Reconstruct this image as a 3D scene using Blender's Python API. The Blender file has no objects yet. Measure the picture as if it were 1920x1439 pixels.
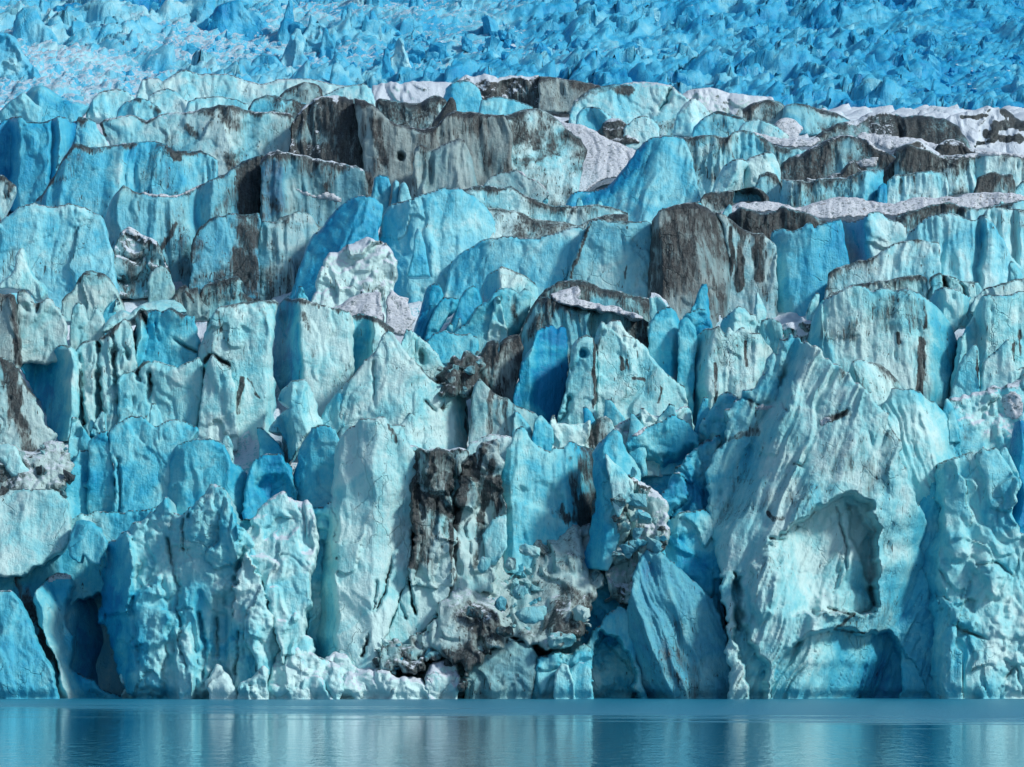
SKY, SUN, SUN_ANG, EXPO = 0.09, 2.6, 8.0, 0.32
SSS = 0.0
ICE = [(0.53, 0.79, 0.80, 1), (0.27, 0.67, 0.73, 1), (0.085, 0.51, 0.66, 1), (0.018, 0.38, 0.59, 1), (0.003, 0.22, 0.455, 1)]
ICE_FAR = [(0.44, 0.72, 0.79, 1), (0.21, 0.59, 0.74, 1), (0.070, 0.45, 0.68, 1), (0.02, 0.34, 0.61, 1), (0.004, 0.22, 0.49, 1)]
ICE_UP = [(0.51, 0.77, 0.80, 1), (0.25, 0.645, 0.74, 1), (0.085, 0.49, 0.67, 1), (0.028, 0.375, 0.61, 1), (0.008, 0.24, 0.48, 1)]
import bpy, bmesh, math, random
import numpy as np
random.seed(7); np.random.seed(7)
SC = bpy.context.scene
COL = SC.collection
F = 8333.0; CX = 960.0; HZ = 1227.0; CH = 5.0      # focal length and horizon in photo pixels, eye height in metres
def world(px, py, D):
    return ((px-CX)*D/F, D, CH+(HZ-py)*D/F)

# ---------------------------------------------------------------- numpy noise
def _h(ix, iy, s):
    n = (ix.astype(np.int64)*374761393 + iy.astype(np.int64)*668265263 + int(s)*1274126177) & 0xffffffff
    n = ((n ^ (n >> 13))*1274126177) & 0xffffffff
    n = (n ^ (n >> 16))
    return (n & 0xffff)/65535.0
def vnoise(x, y, s=0):
    x = np.asarray(x, float); y = np.asarray(y, float)
    ix = np.floor(x); iy = np.floor(y); fx = x-ix; fy = y-iy
    ix = ix.astype(np.int64); iy = iy.astype(np.int64)
    u = fx*fx*fx*(fx*(fx*6-15)+10); v = fy*fy*fy*(fy*(fy*6-15)+10)
    a = _h(ix, iy, s); b = _h(ix+1, iy, s); c = _h(ix, iy+1, s); d = _h(ix+1, iy+1, s)
    return (a*(1-u)+b*u)*(1-v)+(c*(1-u)+d*u)*v - 0.5
def fbm(x, y, s=0, o=4, g=0.5):
    r = 0; a = 1.0; f = 1.0
    for k in range(o):
        r = r + a*vnoise(x*f+k*17.3, y*f-k*9.1, s+k*31); a *= g; f *= 2.03
    return r
def ridged(x, y, s=0, o=3):
    r = 0; a = 1.0; f = 1.0
    for k in range(o):
        r = r + a*(0.5-2*np.abs(vnoise(x*f+k*11.3, y*f+k*5.1, s+k*13))); a *= 0.5; f *= 2.1
    return r
def worley(x, y, s=0):
    """distance to nearest / second nearest seed and a random value of the nearest cell"""
    x = np.asarray(x, float); y = np.asarray(y, float)
    ix = np.floor(x).astype(np.int64); iy = np.floor(y).astype(np.int64)
    f1 = np.full(x.shape, 9.0); f2 = np.full(x.shape, 9.0); val = np.zeros(x.shape); ax = np.zeros(x.shape); ay = np.zeros(x.shape)
    for dx in (-1, 0, 1):
        for dy in (-1, 0, 1):
            cx = ix+dx; cy = iy+dy
            sx = cx+_h(cx, cy, s+1); sy = cy+_h(cx, cy, s+2)
            d = np.hypot(x-sx, y-sy); m = d < f1
            f2 = np.where(m, f1, np.minimum(f2, d))
            val = np.where(m, _h(cx, cy, s+3), val); ax = np.where(m, x-sx, ax); ay = np.where(m, y-sy, ay)
            f1 = np.where(m, d, f1)
    return f1, f2, val, ax, ay
def facets(x, y, s=0, A=1.0, tilt=2.0, B=1.6, low=False):
    """union (or, low, intersection) of leaning bowed plates: angular blocks with crisp valleys, or scallops with crisp ridges"""
    x = np.asarray(x, float); y = np.asarray(y, float)
    ix = np.floor(x).astype(np.int64); iy = np.floor(y).astype(np.int64)
    best = np.full(x.shape, -1e9)
    for dx in (-1, 0, 1):
        for dy in (-1, 0, 1):
            cx = ix+dx; cy = iy+dy
            ux = x-cx-_h(cx, cy, s+1); uy = y-cy-_h(cx, cy, s+2)
            h = A*(_h(cx, cy, s+3)-.5)+tilt*((_h(cx, cy, s+4)-.5)*ux+(_h(cx, cy, s+5)-.5)*uy)-B*(ux*ux+uy*uy)
            best = np.maximum(best, h)
    return -best if low else best
def sstep(a, b, x):
    t = np.clip((x-a)/(b-a), 0, 1); return t*t*(3-2*t)

# ---------------------------------------------------------------- 2-D outlines
def seg_dist(X, Y, P, closed=True):
    """distance to a polyline, with the nearest point"""
    best = np.full(X.shape, 1e18); nx = np.zeros(X.shape); ny = np.zeros(X.shape)
    n = len(P)
    for i in range(n if closed else n-1):
        ax, ay = P[i]; bx, by = P[(i+1) % n]
        dx = bx-ax; dy = by-ay; L = dx*dx+dy*dy+1e-9
        t = np.clip(((X-ax)*dx+(Y-ay)*dy)/L, 0, 1)
        qx = ax+t*dx; qy = ay+t*dy; d = (X-qx)**2+(Y-qy)**2
        m = d < best
        best = np.where(m, d, best); nx = np.where(m, qx, nx); ny = np.where(m, qy, ny)
    return np.sqrt(best), nx, ny
def inside(X, Y, P):
    r = np.zeros(X.shape, bool); n = len(P)
    for i in range(n):
        ax, ay = P[i]; bx, by = P[(i+1) % n]
        if ay == by: continue
        c = ((ay > Y) != (by > Y)) & (X < (bx-ax)*(Y-ay)/(by-ay)+ax)
        r ^= c
    return r
def sdf(X, Y, P):
    d, nx, ny = seg_dist(X, Y, P); return np.where(inside(X, Y, P), d, -d), nx, ny
def lin1(x, s):
    i = math.floor(x); f = x-i; a, b = _h(np.array([i, i+1]), np.array([3, 3]), s); return a*(1-f)+b*f-.5
def rough_outline(P, jag, step, seed):
    out = []; n = len(P); s = 0.0
    for i in range(n):
        a = np.array(P[i], float); b = np.array(P[(i+1) % n], float)
        L = np.hypot(*(b-a)); k = max(1, int(L/step)); t = (b-a)/max(L, 1e-6); nrm = np.array((-t[1], t[0]))
        for j in range(k):
            f = j/k; q = a+(b-a)*f; w = s+L*f
            amp = jag*(0.35+0.65*min(1, L*min(f, 1-f)/12))
            o = float(lin1(w/19.0, seed)+.6*lin1(w/8.0, seed+5)+.35*lin1(w/3.7, seed+9))*2.2*amp
            out.append(tuple(q+nrm*o))
        s += L
    return out

ZONE = {0: (0, 0, 1), 1: (0, 0, 3), 2: (640, 0, 3), 3: (1280, 0, 3), 4: (0, 480, 3), 5: (640, 480, 3), 6: (1280, 480, 3),
        7: (0, 960, 3), 8: (640, 960, 3), 9: (1280, 960, 3)}
def pts(s, z):
    ox, oy, k = ZONE[z]
    return [(ox+float(a.split(',')[0])/k, oy+float(a.split(',')[1])/k) for a in s.split()]

# ---------------------------------------------------------------- objects
def tag(o, label=None, cat=None, group=None, kind=None):
    if label: o['label'] = label
    if cat: o['category'] = cat
    if group: o['group'] = group
    if kind: o['kind'] = kind
    return o
def mesh_obj(name, V, Fc, mat, attrs=None, smooth=True, parent=None, loc=None, nrm=None):
    V = np.asarray(V, np.float64)
    if loc is not None: V = V-np.asarray(loc)
    me = bpy.data.meshes.new(name)
    Fc = np.asarray(Fc, np.int32)
    me.vertices.add(len(V)); me.vertices.foreach_set('co', V.astype(np.float32).ravel())
    k = Fc.shape[1]
    me.loops.add(Fc.size); me.loops.foreach_set('vertex_index', Fc.ravel())
    me.polygons.add(len(Fc)); me.polygons.foreach_set('loop_start', np.arange(0, Fc.size, k, dtype=np.int32))
    me.polygons.foreach_set('use_smooth', np.full(len(Fc), smooth))
    me.update(calc_edges=True)
    if nrm is None: me.validate()
    for n, a in (attrs or {}).items():
        at = me.attributes.new(n, 'FLOAT', 'POINT'); at.data.foreach_set('value', np.asarray(a, np.float32))
    if nrm is not None: me.normals_split_custom_set_from_vertices(nrm.astype(np.float32))
    me.materials.append(mat)
    o = bpy.data.objects.new(name, me); COL.objects.link(o)
    if loc is not None and parent is None: o.location = loc
    if parent is not None: o.parent = parent
    return o

# ---------------------------------------------------------------- materials
class NT:
    def __init__(self, mat):
        self.t = mat.node_tree; self.n = self.t.nodes; self.l = self.t.links
    def node(self, typ, **kw):
        n = self.n.new(typ)
        for k, v in kw.items(): setattr(n, k, v)
        return n
    def set(self, sock, v):
        if hasattr(v, 'links') or isinstance(v, bpy.types.NodeSocket): self.l.new(v, sock)
        else: sock.default_value = v
    def math(self, op, a, b=None, clamp=False):
        n = self.node('ShaderNodeMath', operation=op, use_clamp=clamp); self.set(n.inputs[0], a)
        if b is not None: self.set(n.inputs[1], b)
        return n.outputs[0]
    def mix(self, f, a, b):
        n = self.node('ShaderNodeMix', data_type='RGBA'); self.set(n.inputs[0], f)
        for s, v in ((n.inputs[6], a), (n.inputs[7], b)):
            self.set(s, (*v, 1) if isinstance(v, tuple) and len(v) == 3 else v)
        return n.outputs[2]
    def noise(self, vec, scale, detail=3, rough=0.55, dist=0.0):
        n = self.node('ShaderNodeTexNoise'); self.l.new(vec, n.inputs['Vector'])
        n.inputs['Scale'].default_value = scale; n.inputs['Detail'].default_value = detail
        n.inputs['Roughness'].default_value = rough; n.inputs['Distortion'].default_value = dist
        return n.outputs[0]
    def mapping(self, vec, scale, rot=(0, 0, 0)):
        n = self.node('ShaderNodeMapping'); self.l.new(vec, n.inputs[0]); n.inputs['Scale'].default_value = scale
        n.inputs['Rotation'].default_value = rot
        return n.outputs[0]
    def ss(self, v, a, b):
        n = self.node('ShaderNodeMapRange', interpolation_type='SMOOTHSTEP'); self.set(n.inputs[0], v)
        self.set(n.inputs[1], a); self.set(n.inputs[2], b); return n.outputs[0]
    def attr(self, name):
        return self.node('ShaderNodeAttribute', attribute_name=name).outputs['Fac']

def ice_material(name, k=1.0, far=False, ramp=None):
    m = bpy.data.materials.new(name); m.use_nodes = True
    T = NT(m); bs = T.n['Principled BSDF']
    geo = T.node('ShaderNodeNewGeometry'); P = geo.outputs['Position']
    sep = T.node('ShaderNodeSeparateXYZ'); T.l.new(geo.outputs['Normal'], sep.inputs[0]); nz = sep.outputs[2]
    rnd = T.node('ShaderNodeObjectInfo').outputs['Random']
    s1 = T.noise(T.mapping(P, (1.0*k, 1.0*k, 0.065*k)), 1.0, 4, 0.6, 0.3)
    s2 = T.noise(T.mapping(P, (5.0*k, 5.0*k, 0.17*k)), 1.0, 4, 0.6, 0.2)
    n1 = T.noise(P, 0.22*k, 4, 0.6, 0.6)
    n2 = T.noise(P, 1.7*k, 6, 0.65, 0.4)
    n3 = T.noise(P, 4.0*k, 5, 0.65)
    blue = T.math('ADD', T.attr('blue'), T.math('MULTIPLY', T.math('SUBTRACT', n1, 0.5), 1.35))
    blue = T.math('ADD', blue, T.math('MULTIPLY', T.math('SUBTRACT', s1, 0.5), 0.45))
    blue = T.math('ADD', blue, T.math('MULTIPLY', T.math('SUBTRACT', n2, 0.5), 0.35))
    blue = T.math('ADD', blue, T.math('MULTIPLY', T.math('SUBTRACT', rnd, 0.5), 0.25 if not far else 0.4), True)
    rp = T.node('ShaderNodeValToRGB'); T.l.new(blue, rp.inputs[0]); e = rp.color_ramp.elements
    IC = ramp or ICE
    e[0].position = 0.0; e[0].color = IC[0]; e[1].position = 1.0; e[1].color = IC[4]
    for p, c in ((0.28, IC[1]), (0.55, IC[2]), (0.78, IC[3])):
        q = e.new(p); q.color = c
    col = rp.outputs[0]
    g = T.math('MULTIPLY', T.attr('grey'), T.math('ADD', T.math('MULTIPLY', s1, 1.2), 0.3), True)
    col = T.mix(g, col, T.mix(n2, (0.045, 0.062, 0.066), (0.25, 0.31, 0.315)))
    # rock dust frozen into and washed down the ice: a soft film, black streaks, short dashes in melt pits
    d0 = T.attr('dirt'); n5 = T.noise(P, 0.11*k, 3, 0.5, 0.8)
    d = T.math('MULTIPLY', d0, T.math('ADD', T.math('MULTIPLY', T.ss(n5, .36, .64), 1.1), T.math('ADD', 0.25, T.math('MULTIPLY', T.ss(d0, .35, .6), .5))))
    n4 = T.noise(P, 0.5*k, 4, 0.6, 0.5)
    v = T.math('ADD', T.math('MULTIPLY', s1, 0.38), T.math('MULTIPLY', s2, 0.37))
    v = T.math('ADD', v, T.math('ADD', T.math('MULTIPLY', n2, 0.12), T.math('MULTIPLY', n4, 0.13)))
    thr = T.math('SUBTRACT', 0.745, T.math('MULTIPLY', T.math('MINIMUM', d, 0.78), 0.46))
    dm = T.ss(v, T.math('SUBTRACT', thr, .02), T.math('ADD', thr, 0.15))
    fv = T.math('ADD', T.math('MULTIPLY', n4, .28), T.math('ADD', T.math('MULTIPLY', s1, .5), T.math('MULTIPLY', s2, .22)))
    film = T.math('MULTIPLY', T.ss(fv, T.math('SUBTRACT', 0.66, T.math('MULTIPLY', d, 0.55)), T.math('SUBTRACT', 0.92, T.math('MULTIPLY', d, 0.6))), 0.72)
    col = T.mix(film, col, (0.085, 0.105, 0.108))
    s3 = T.noise(T.mapping(P, (4.2*k, 4.2*k, 0.45*k), (0.12, 0.25, 0)), 1.0, 2, 0.5, 0.4)
    s3 = T.math('ADD', s3, T.math('ADD', T.math('MULTIPLY', T.math('SUBTRACT', n4, .5), .35), T.math('MULTIPLY', d, .30)))
    dash = T.math('MULTIPLY', T.ss(s3, 0.755, 0.81), T.ss(d, 0.02, 0.10))
    dm = T.math('MAXIMUM', dm, dash)
    col = T.mix(T.math('MULTIPLY', dm, T.math('ADD', T.math('MULTIPLY', s2, .5), .62, True)), col, T.mix(T.ss(n3, .3, .7), (0.006, 0.009, 0.013), (0.048, 0.058, 0.063)))
    # snow on ledges
    sn = T.attr('snow')
    w = T.math('ADD', nz, T.math('MULTIPLY', T.math('SUBTRACT', n2, 0.5), 1.3))
    w = T.math('ADD', w, T.math('MULTIPLY', T.math('SUBTRACT', n3, 0.5), 0.8))
    w = T.math('ADD', w, T.math('SUBTRACT', T.math('MULTIPLY', sn, 1.5), 0.75))
    smk = T.math('MULTIPLY', T.ss(w, 0.62, 0.86), T.ss(sn, 0.0, 0.12))
    col = T.mix(smk, col, (0.57, 0.68, 0.77) if not far else (0.45, 0.62, 0.73))
    T.l.new(col, bs.inputs['Base Color'])
    rg = T.math('ADD', T.math('MULTIPLY', n2, 0.35), 0.15)
    T.set(bs.inputs['Roughness'], T.math('ADD', rg, T.math('MULTIPLY', smk, 0.4), True))
    bs.inputs['IOR'].default_value = 1.31
    bs.inputs['Subsurface Weight'].default_value = SSS; bs.inputs['Subsurface Scale'].default_value = 0.9; bs.inputs['Subsurface Radius'].default_value = (0.25, 0.8, 1.2)
    vor = T.node('ShaderNodeTexVoronoi', feature='DISTANCE_TO_EDGE')
    wv_ = T.node('ShaderNodeVectorMath', operation='ADD'); nn_ = T.node('ShaderNodeTexNoise'); T.l.new(P, nn_.inputs['Vector']); nn_.inputs['Scale'].default_value = .5*k; nn_.inputs['Detail'].default_value = 4
    sc_ = T.node('ShaderNodeVectorMath', operation='SCALE'); T.l.new(nn_.outputs[1], sc_.inputs[0]); sc_.inputs['Scale'].default_value = 2.2/k
    T.l.new(P, wv_.inputs[0]); T.l.new(sc_.outputs[0], wv_.inputs[1])
    T.l.new(T.mapping(wv_.outputs[0], (.34*k, .34*k, .15*k)), vor.inputs['Vector']); vor.inputs['Scale'].default_value = 1.0
    ck = T.math('MULTIPLY', T.math('SUBTRACT', 1.0, T.ss(vor.outputs['Distance'], 0.003, 0.022)), T.ss(n5, .50, .64))
    h = T.math('ADD', T.math('MULTIPLY', n2, 0.45), T.math('MULTIPLY', s2, 0.45))
    h = T.math('ADD', h, T.math('MULTIPLY', n3, 0.45))
    h = T.math('SUBTRACT', h, T.math('MULTIPLY', ck, 0.5))
    b = T.node('ShaderNodeBump'); b.inputs['Strength'].default_value = 1.0; b.inputs['Distance'].default_value = 0.24/k
    T.l.new(h, b.inputs['Height']); T.l.new(b.outputs[0], bs.inputs['Normal'])
    return m
M_ICE = ice_material('glacier_ice')
M_UP = ice_material('upper_ice', 0.9, False, ICE_UP)
M_FAR = ice_material('icefall_ice', 0.55, True, ICE_FAR)
def snow_material():
    m = bpy.data.materials.new('old_snow'); m.use_nodes = True; T = NT(m); bs = T.n['Principled BSDF']
    P = T.node('ShaderNodeNewGeometry').outputs['Position']
    a = T.noise(P, 1.1, 6, 0.7, 0.5); b_ = T.noise(T.mapping(P, (2.2, 1.2, 4.0)), 1.0, 5, 0.65, .3)
    f_ = T.noise(P, 5.0, 5, 0.7)
    cov = T.math('ADD', T.math('MULTIPLY', a, .5), T.math('ADD', T.math('MULTIPLY', b_, .3), T.math('MULTIPLY', f_, .25)))
    col = T.mix(T.ss(cov, .43, .52), (0.13, 0.20, 0.23), T.mix(f_, (0.50, 0.61, 0.71), (0.74, 0.80, 0.87)))
    v = T.math('ADD', T.math('MULTIPLY', a, 0.45), T.math('MULTIPLY', b_, 0.55)); d = T.math('MULTIPLY', T.attr('dirt'), 0.34)
    dk = T.ss(v, T.math('SUBTRACT', 0.70, d), T.math('SUBTRACT', 0.78, d))
    col = T.mix(T.math('MULTIPLY', dk, .9), col, T.mix(b_, (0.02, 0.022, 0.025), (0.12, 0.10, 0.085)))
    T.l.new(col, bs.inputs['Base Color']); bs.inputs['Roughness'].default_value = 0.75
    bp = T.node('ShaderNodeBump'); bp.inputs['Strength'].default_value = 1.0; bp.inputs['Distance'].default_value = 0.45
    T.l.new(T.math('ADD', a, T.math('MULTIPLY', b_, 0.6)), bp.inputs['Height']); T.l.new(bp.outputs[0], bs.inputs['Normal'])
    return m
M_SNOW = snow_material()

# ---------------------------------------------------------------- the ice body builder
STEP = 2.6
COUNT = [0]
# mids: (seed, x-frequency, z-frequency, amplitude) are read in metres
def ice(name, z, D, P, label, cat=None, st='s', b=0.3, d=0.12, g=0.0, sn=0.25, R=7, lean=0.22, jag=2.0, slant=0.0, amp=1.0,
        folds=None, cracks=(), strips=(), carve=(), crest=0.3, snow=(), T=None, group=None, mat=None, step=None, bl=(), bevel=7.0):
    COUNT[0] += 1; seed = COUNT[0]*101
    P = pts(P, z); step = step or STEP
    base = P
    P = rough_outline(P, jag*1.25, 3.6, seed)
    A = np.array(P); x0, y0 = A.min(0)-step; x1, y1 = A.max(0)+step
    gx = np.arange(x0, x1+step, step); gy = np.arange(y0, y1+step, step)
    X, Y = np.meshgrid(gx, gy); ny_, nx_ = X.shape
    sd, qx, qy = sdf(X, Y, P)
    cs, _, _ = sdf(X[:-1, :-1]+step/2, Y[:-1, :-1]+step/2, P)
    keep = cs > 0
    # drop diagonal pinches
    for _ in range(2):
        k = keep
        p = np.pad(k, 1)
        nb = p[:-2, 1:-1].astype(int)+p[2:, 1:-1]+p[1:-1, :-2]+p[1:-1, 2:]
        keep = k & (nb >= 2)
    idx = np.arange(ny_*nx_).reshape(ny_, nx_)
    q = np.stack([idx[:-1, :-1], idx[1:, :-1], idx[1:, 1:], idx[:-1, 1:]], -1)[keep]
    # boundary vertices snap on to the outline
    E = np.concatenate([q[:, [0, 1]], q[:, [1, 2]], q[:, [2, 3]], q[:, [3, 0]]])
    key = np.minimum(E[:, 0], E[:, 1]).astype(np.int64)*(ny_*nx_)+np.maximum(E[:, 0], E[:, 1])
    u, inv, cnt = np.unique(key, return_inverse=True, return_counts=True)
    BE = E[cnt[inv] == 1]
    bv = np.unique(BE)
    Xf = X.ravel().copy(); Yf = Y.ravel().copy(); sdl = sd.ravel().copy()
    Xf[bv] = qx.ravel()[bv]; Yf[bv] = qy.ravel()[bv]; sdl[bv] = 0
    used = np.unique(q); rem = np.full(ny_*nx_, -1); rem[used] = np.arange(len(used))
    q = rem[q]; BE = rem[BE]
    px = Xf[used]; py = Yf[used]; s = np.maximum(sdl[used], 0)
    # distance below the top edge, per column
    top = np.where(sd > 0, Y, 1e9).min(0); top = np.minimum(np.minimum(top, np.roll(top, 1)), np.roll(top, -1))
    dt = py-np.interp(px, gx, top)
    k = D/F                                                       # metres per photo pixel here
    xm = px*k; zm = -py*k
    zc = float(np.mean(zm))
    rel = np.zeros(len(px)); blue = np.full(len(px), max(0.0, b+(b-.33)*(.12 if b > .33 else .4))); dirt = np.full(len(px), d*1.35 if d < .4 else d); grey = np.full(len(px), g); snw = np.full(len(px), sn)
    ys = (zm-zm.min())
    macro = lean*(zm-zc)
    pxs = px+slant*(py-A[:, 1].mean())
    if folds:
        fo = np.array([(f+(0,))[:3] if len(f) == 2 else f for f in folds], float)
        ox, oy, kk = ZONE[z]; fx = ox+fo[:, 0]/kk
        wob = fbm(zm*0.25, zm*0+seed, seed+5, 3)*1.6/k*0.5
        macro = macro+np.interp(pxs+wob, fx, fo[:, 1]); blue = blue+np.interp(pxs+wob, fx, fo[:, 2])  # shading put into the colour: bluer on turned-away faces, paler on lit ones
    sxm = pxs*k
    wa = fbm(xm*.22, zm*.14, seed+80, 3); wb = fbm(xm*.22+9, zm*.14, seed+81, 3)
    if st == 'f':      # vertical melt flutes
        fm = sstep(-.25, .3, fbm(xm*.15, zm*.08, seed+70, 3))
        rel += 0.9*fbm(sxm*0.2+wa*.5, zm*0.05, seed, 3)+(.25+.55*fm)*ridged(sxm*0.5+wa*.7, zm*0.075, seed+7, 3)
        rel += (.07+.26*fm)*ridged(sxm*1.5+wa*2, zm*0.17, seed+9, 3)
        rel += .45*facets(sxm*.55+wa, zm*.16+wb, seed+30, .8, 1.9, .5)+.17*facets(sxm*1.6+wa*2, zm*.6+wb*2, seed+31, .9, 2.0, .6)
        pit = worley(xm*.45, zm*.16, seed+72); rel -= .4*np.exp(-(pit[0]/.09)**2)*(pit[2] > .75)
    elif st == 's':    # wide clean faces
        rel += 1.1*fbm(sxm*0.13+wa*.4, zm*0.08, seed, 3, 0.45)+.5*facets(sxm*.20+wa*.6, zm*.10+wb*.5, seed+30, .8, 2.2, .35)
        rel += .30*ridged(sxm*0.35+wa, zm*0.06+wb*.4, seed+9, 3)*sstep(-.2, .3, fbm(xm*.12, zm*.1, seed+73, 2))
        rel += .16*facets(sxm*1.1+wa*2, zm*.5+wb*2, seed+31, .9, 2.0, .6)
        t_ = fbm(sxm*.18+wa, zm*.07, seed+74, 3)*4; fl = np.floor(t_); rel += .2*(fl+sstep(0, .15, t_-fl))
        pit = worley(xm*.4, zm*.3, seed+72); rel -= .3*np.exp(-(pit[0]/.08)**2)*(pit[2] > .85)
    elif st == 'r':    # broken: leaning angular blocks, shelves and crumbly patches
        cr = sstep(0.0, .22, fbm(xm*.13, zm*.13, seed+60, 3))
        rel += 1.5*fbm(xm*.12, zm*.09, seed, 3)+1.25*facets(xm*.21+wa, zm*.13+wb, seed+30, 1.0, 2.6, .5)
        rel += .5*facets(xm*.55+wa*2, zm*.38+wb*2, seed+31, 1.0, 2.6, .5)+(.10+.14*cr)*facets(xm*1.5+wa*3, zm*1.2+wb*3, seed+32, 1.1, 2.4, .5)
        rel += cr*(.12*facets(xm*3.2, zm*3.0, seed+33, 1.2, 1.5, 1.2)+.25*fbm(xm*1.6, zm*1.6, seed+61, 3))+.4*ridged(xm*.3+wa, zm*.10+wb, seed+63, 3)
        t_ = 2.4*fbm(xm*0.13+wa*.3, zm*0.075, seed+3, 4)*2; fl = np.floor(t_); rel += 0.5*(fl+sstep(0.0, 0.2, t_-fl))
        snw = snw+.09*cr; blue = blue-.20*cr
    elif st == 'c':    # scalloped, cleaved faces
        rel += 1.0*fbm(xm*.14, zm*.08, seed, 3)+1.0*facets(sxm*.17+wa*.8, zm*.10+wb*.5, seed+30, .9, 2.4, .8, True)
        rel += .42*facets(sxm*.45+wa*1.5, zm*.25+wb, seed+31, .9, 2.0, .8, True)+.16*facets(xm*1.4+wa*3, zm*.8+wb*3, seed+32, 1, 2.2, .6)
        rel += .3*ridged(sxm*.4+wa, zm*.09, seed+63, 3)
    rel += .05*fbm(xm*1.8, zm*1.2, seed+82, 3)+.06*facets(xm*2.6+wa*5, zm*1.7+wb*5, seed+84, 1.0, 2.2, .6)
    rel *= amp*(D/520.0)**0.5
    rel += 0.06*fbm(xm*3.2, zm*2.2, seed+6, 2)
    Rp = max(R*0.4, 1.5)*(1+1.2*fbm(px/30, py/30, seed+8, 2))
    t = np.clip(s/Rp, 0, 1); rel -= Rp*k*(1-np.sqrt(np.maximum(0, 1-(1-t)**2)))
    if bevel:          # weathered shoulder sloping back from the top edge
        bw = bevel*(1+1.6*fbm(px/35, py*0+7, seed+83, 3)); bw = np.clip(bw, 1.5, 40)
        rel -= bw*k*1.1*(1-np.clip(dt/bw, 0, 1))
    macro_c = np.zeros(len(px)); parts = []
    if folds:
        fb = np.interp(pxs+wob, fx, fo[:, 2])
        if fo[:, 2].max() >= .6: parts.append(('crevasse_shade_face', fb > .38))  # crevasse faces where the fold tint paints the blue shade strongest
    for c in carve:
        cp = pts(c[0], z); cw = max(p[0] for p in cp)-min(p[0] for p in cp); cp = rough_outline(cp, min(3.0, cw/30), 6, seed+77); dd, _, _ = sdf(px, py, cp)
        m_ = sstep(-c[2]*0.5, c[2]*0.5, dd+fbm(px/15, py/15, seed+66, 3)*min(9, cw/8))
        if len(c) > 4:          # the step fades out along a line
            x0_, y0_, x1_, y1_ = c[4]; L2_ = (x1_-x0_)**2+(y1_-y0_)**2
            m_ = m_*sstep(0, 1, ((px-x0_)*(x1_-x0_)+(py-y0_)*(y1_-y0_))/L2_)
        macro_c += c[1]*m_
        if len(c) > 3: blue = blue+c[3]*m_
        if c[1] >= 2: dirt = dirt*(1-.65*m_)
        if abs(c[1]) >= 2: parts.append(('hollow' if c[1] > 0 else 'bulge', m_ > .5))
    for c in cracks:
        cp = pts(c[0], z); dd, _, _ = seg_dist(px+fbm(px/9, py/9, seed+12, 2)*5, py, cp, False)
        wd = c[1]*(0.7+0.8*fbm(px/20, py/20, seed+13, 2)+0.2)
        br = np.clip(.75+1.6*fbm(px/45, py/45, seed+19, 2), 0.0, 1.1); rel -= c[2]*br*np.exp(-(dd/np.maximum(wd, 2.3))**2)
        if len(c) > 3: dirt = dirt+c[3]*.75*br*np.exp(-(dd/(wd*1.4+1))**2)
    for c in strips:
        cp = pts(c[0], z); dd, _, _ = seg_dist(px+fbm(px/14, py/25, seed+14, 3)*7, py, cp, False)
        sm_ = 1-sstep(c[1]*0.2, c[1]*(1.5 if c[1] > 6 else 1.1), dd+c[1]*0.7*fbm(px/9, py/30, seed+15, 3)); dirt = dirt+c[2]*.8*sm_; snw = snw*(1-.9*sm_)
        if c[1] >= 5 and c[2] >= .35: parts.append(('dirt_band', sm_ > .4))
    for c in bl:       # bands of clear blue ice
        dd, _, _ = sdf(px, py, pts(c[0], z)); blue = blue+c[1]*sstep(-c[2], c[2], dd+fbm(px/15, py/15, seed+65, 3)*c[2])
    cz_ = 1.1*crest*np.exp(-(dt/(3.5+7*np.clip(0.5+fbm(px/22, py*0, seed+16, 2), 0, 1)))**1.2)*np.clip(0.7+1.5*fbm(px/30, py*0+3, seed+17, 2), 0.1, 1.6) if crest else 0*px
    dirt = dirt+cz_
    if crest >= .3: parts.append(('dirt_crest', cz_ > .30))
    rel -= .9*np.exp(-((CH+(HZ-py)*k)/.8)**2)                     # melt notch where the lake laps the ice
    yo = D+macro+macro_c-rel
    wx = (px-CX)*(D+macro)/F; wz = CH+(HZ-py)*(D+macro)/F
    V0 = np.stack([wx, yo, wz], 1); n = len(V0)
    # sides and back: real thickness
    W = (A[:, 0].max()-A[:, 0].min())*k; Hh = (A[:, 1].max()-A[:, 1].min())*k
    T = T or float(np.clip(0.55*min(W, Hh*1.5), 2.0, 16.0))
    Dm = D+lean*(zm-zc)
    cxm, czm = wx.mean(), wz.min()
    sh = 0.86
    V1 = np.stack([cxm+(wx-cxm)*0.97, np.maximum(Dm, yo)+T*0.45+0.8*fbm(xm*.4, zm*.3, seed+20, 2), czm+(wz-czm)*0.985], 1)
    V2 = np.stack([cxm+(wx-cxm)*sh, np.maximum(Dm, yo)+T+1.5*fbm(xm*.25, zm*.2, seed+21, 3), czm+(wz-czm)*0.95], 1)
    # three shells: front, mid ring (boundary only), back
    bvs = np.unique(BE); rm = np.full(n, -1); rm[bvs] = np.arange(len(bvs))
    V = np.concatenate([V0, V1[bvs], V2]); m = len(bvs)
    a, c_ = BE[:, 0], BE[:, 1]
    side1 = np.stack([c_, a, n+rm[a], n+rm[c_]], 1); side2 = np.stack([n+rm[c_], n+rm[a], n+m+a, n+m+c_], 1)
    back = (q+n+m)[:, ::-1]
    cat3 = lambda v: np.concatenate([v, v[bvs], v])
    attrs = dict(blue=cat3(blue), dirt=cat3(dirt), grey=cat3(grey), snow=cat3(snw))
    loc = (float(wx.mean()), float(D), float(wz.min()))
    Fall = np.concatenate([q, side1, side2, back])
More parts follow.
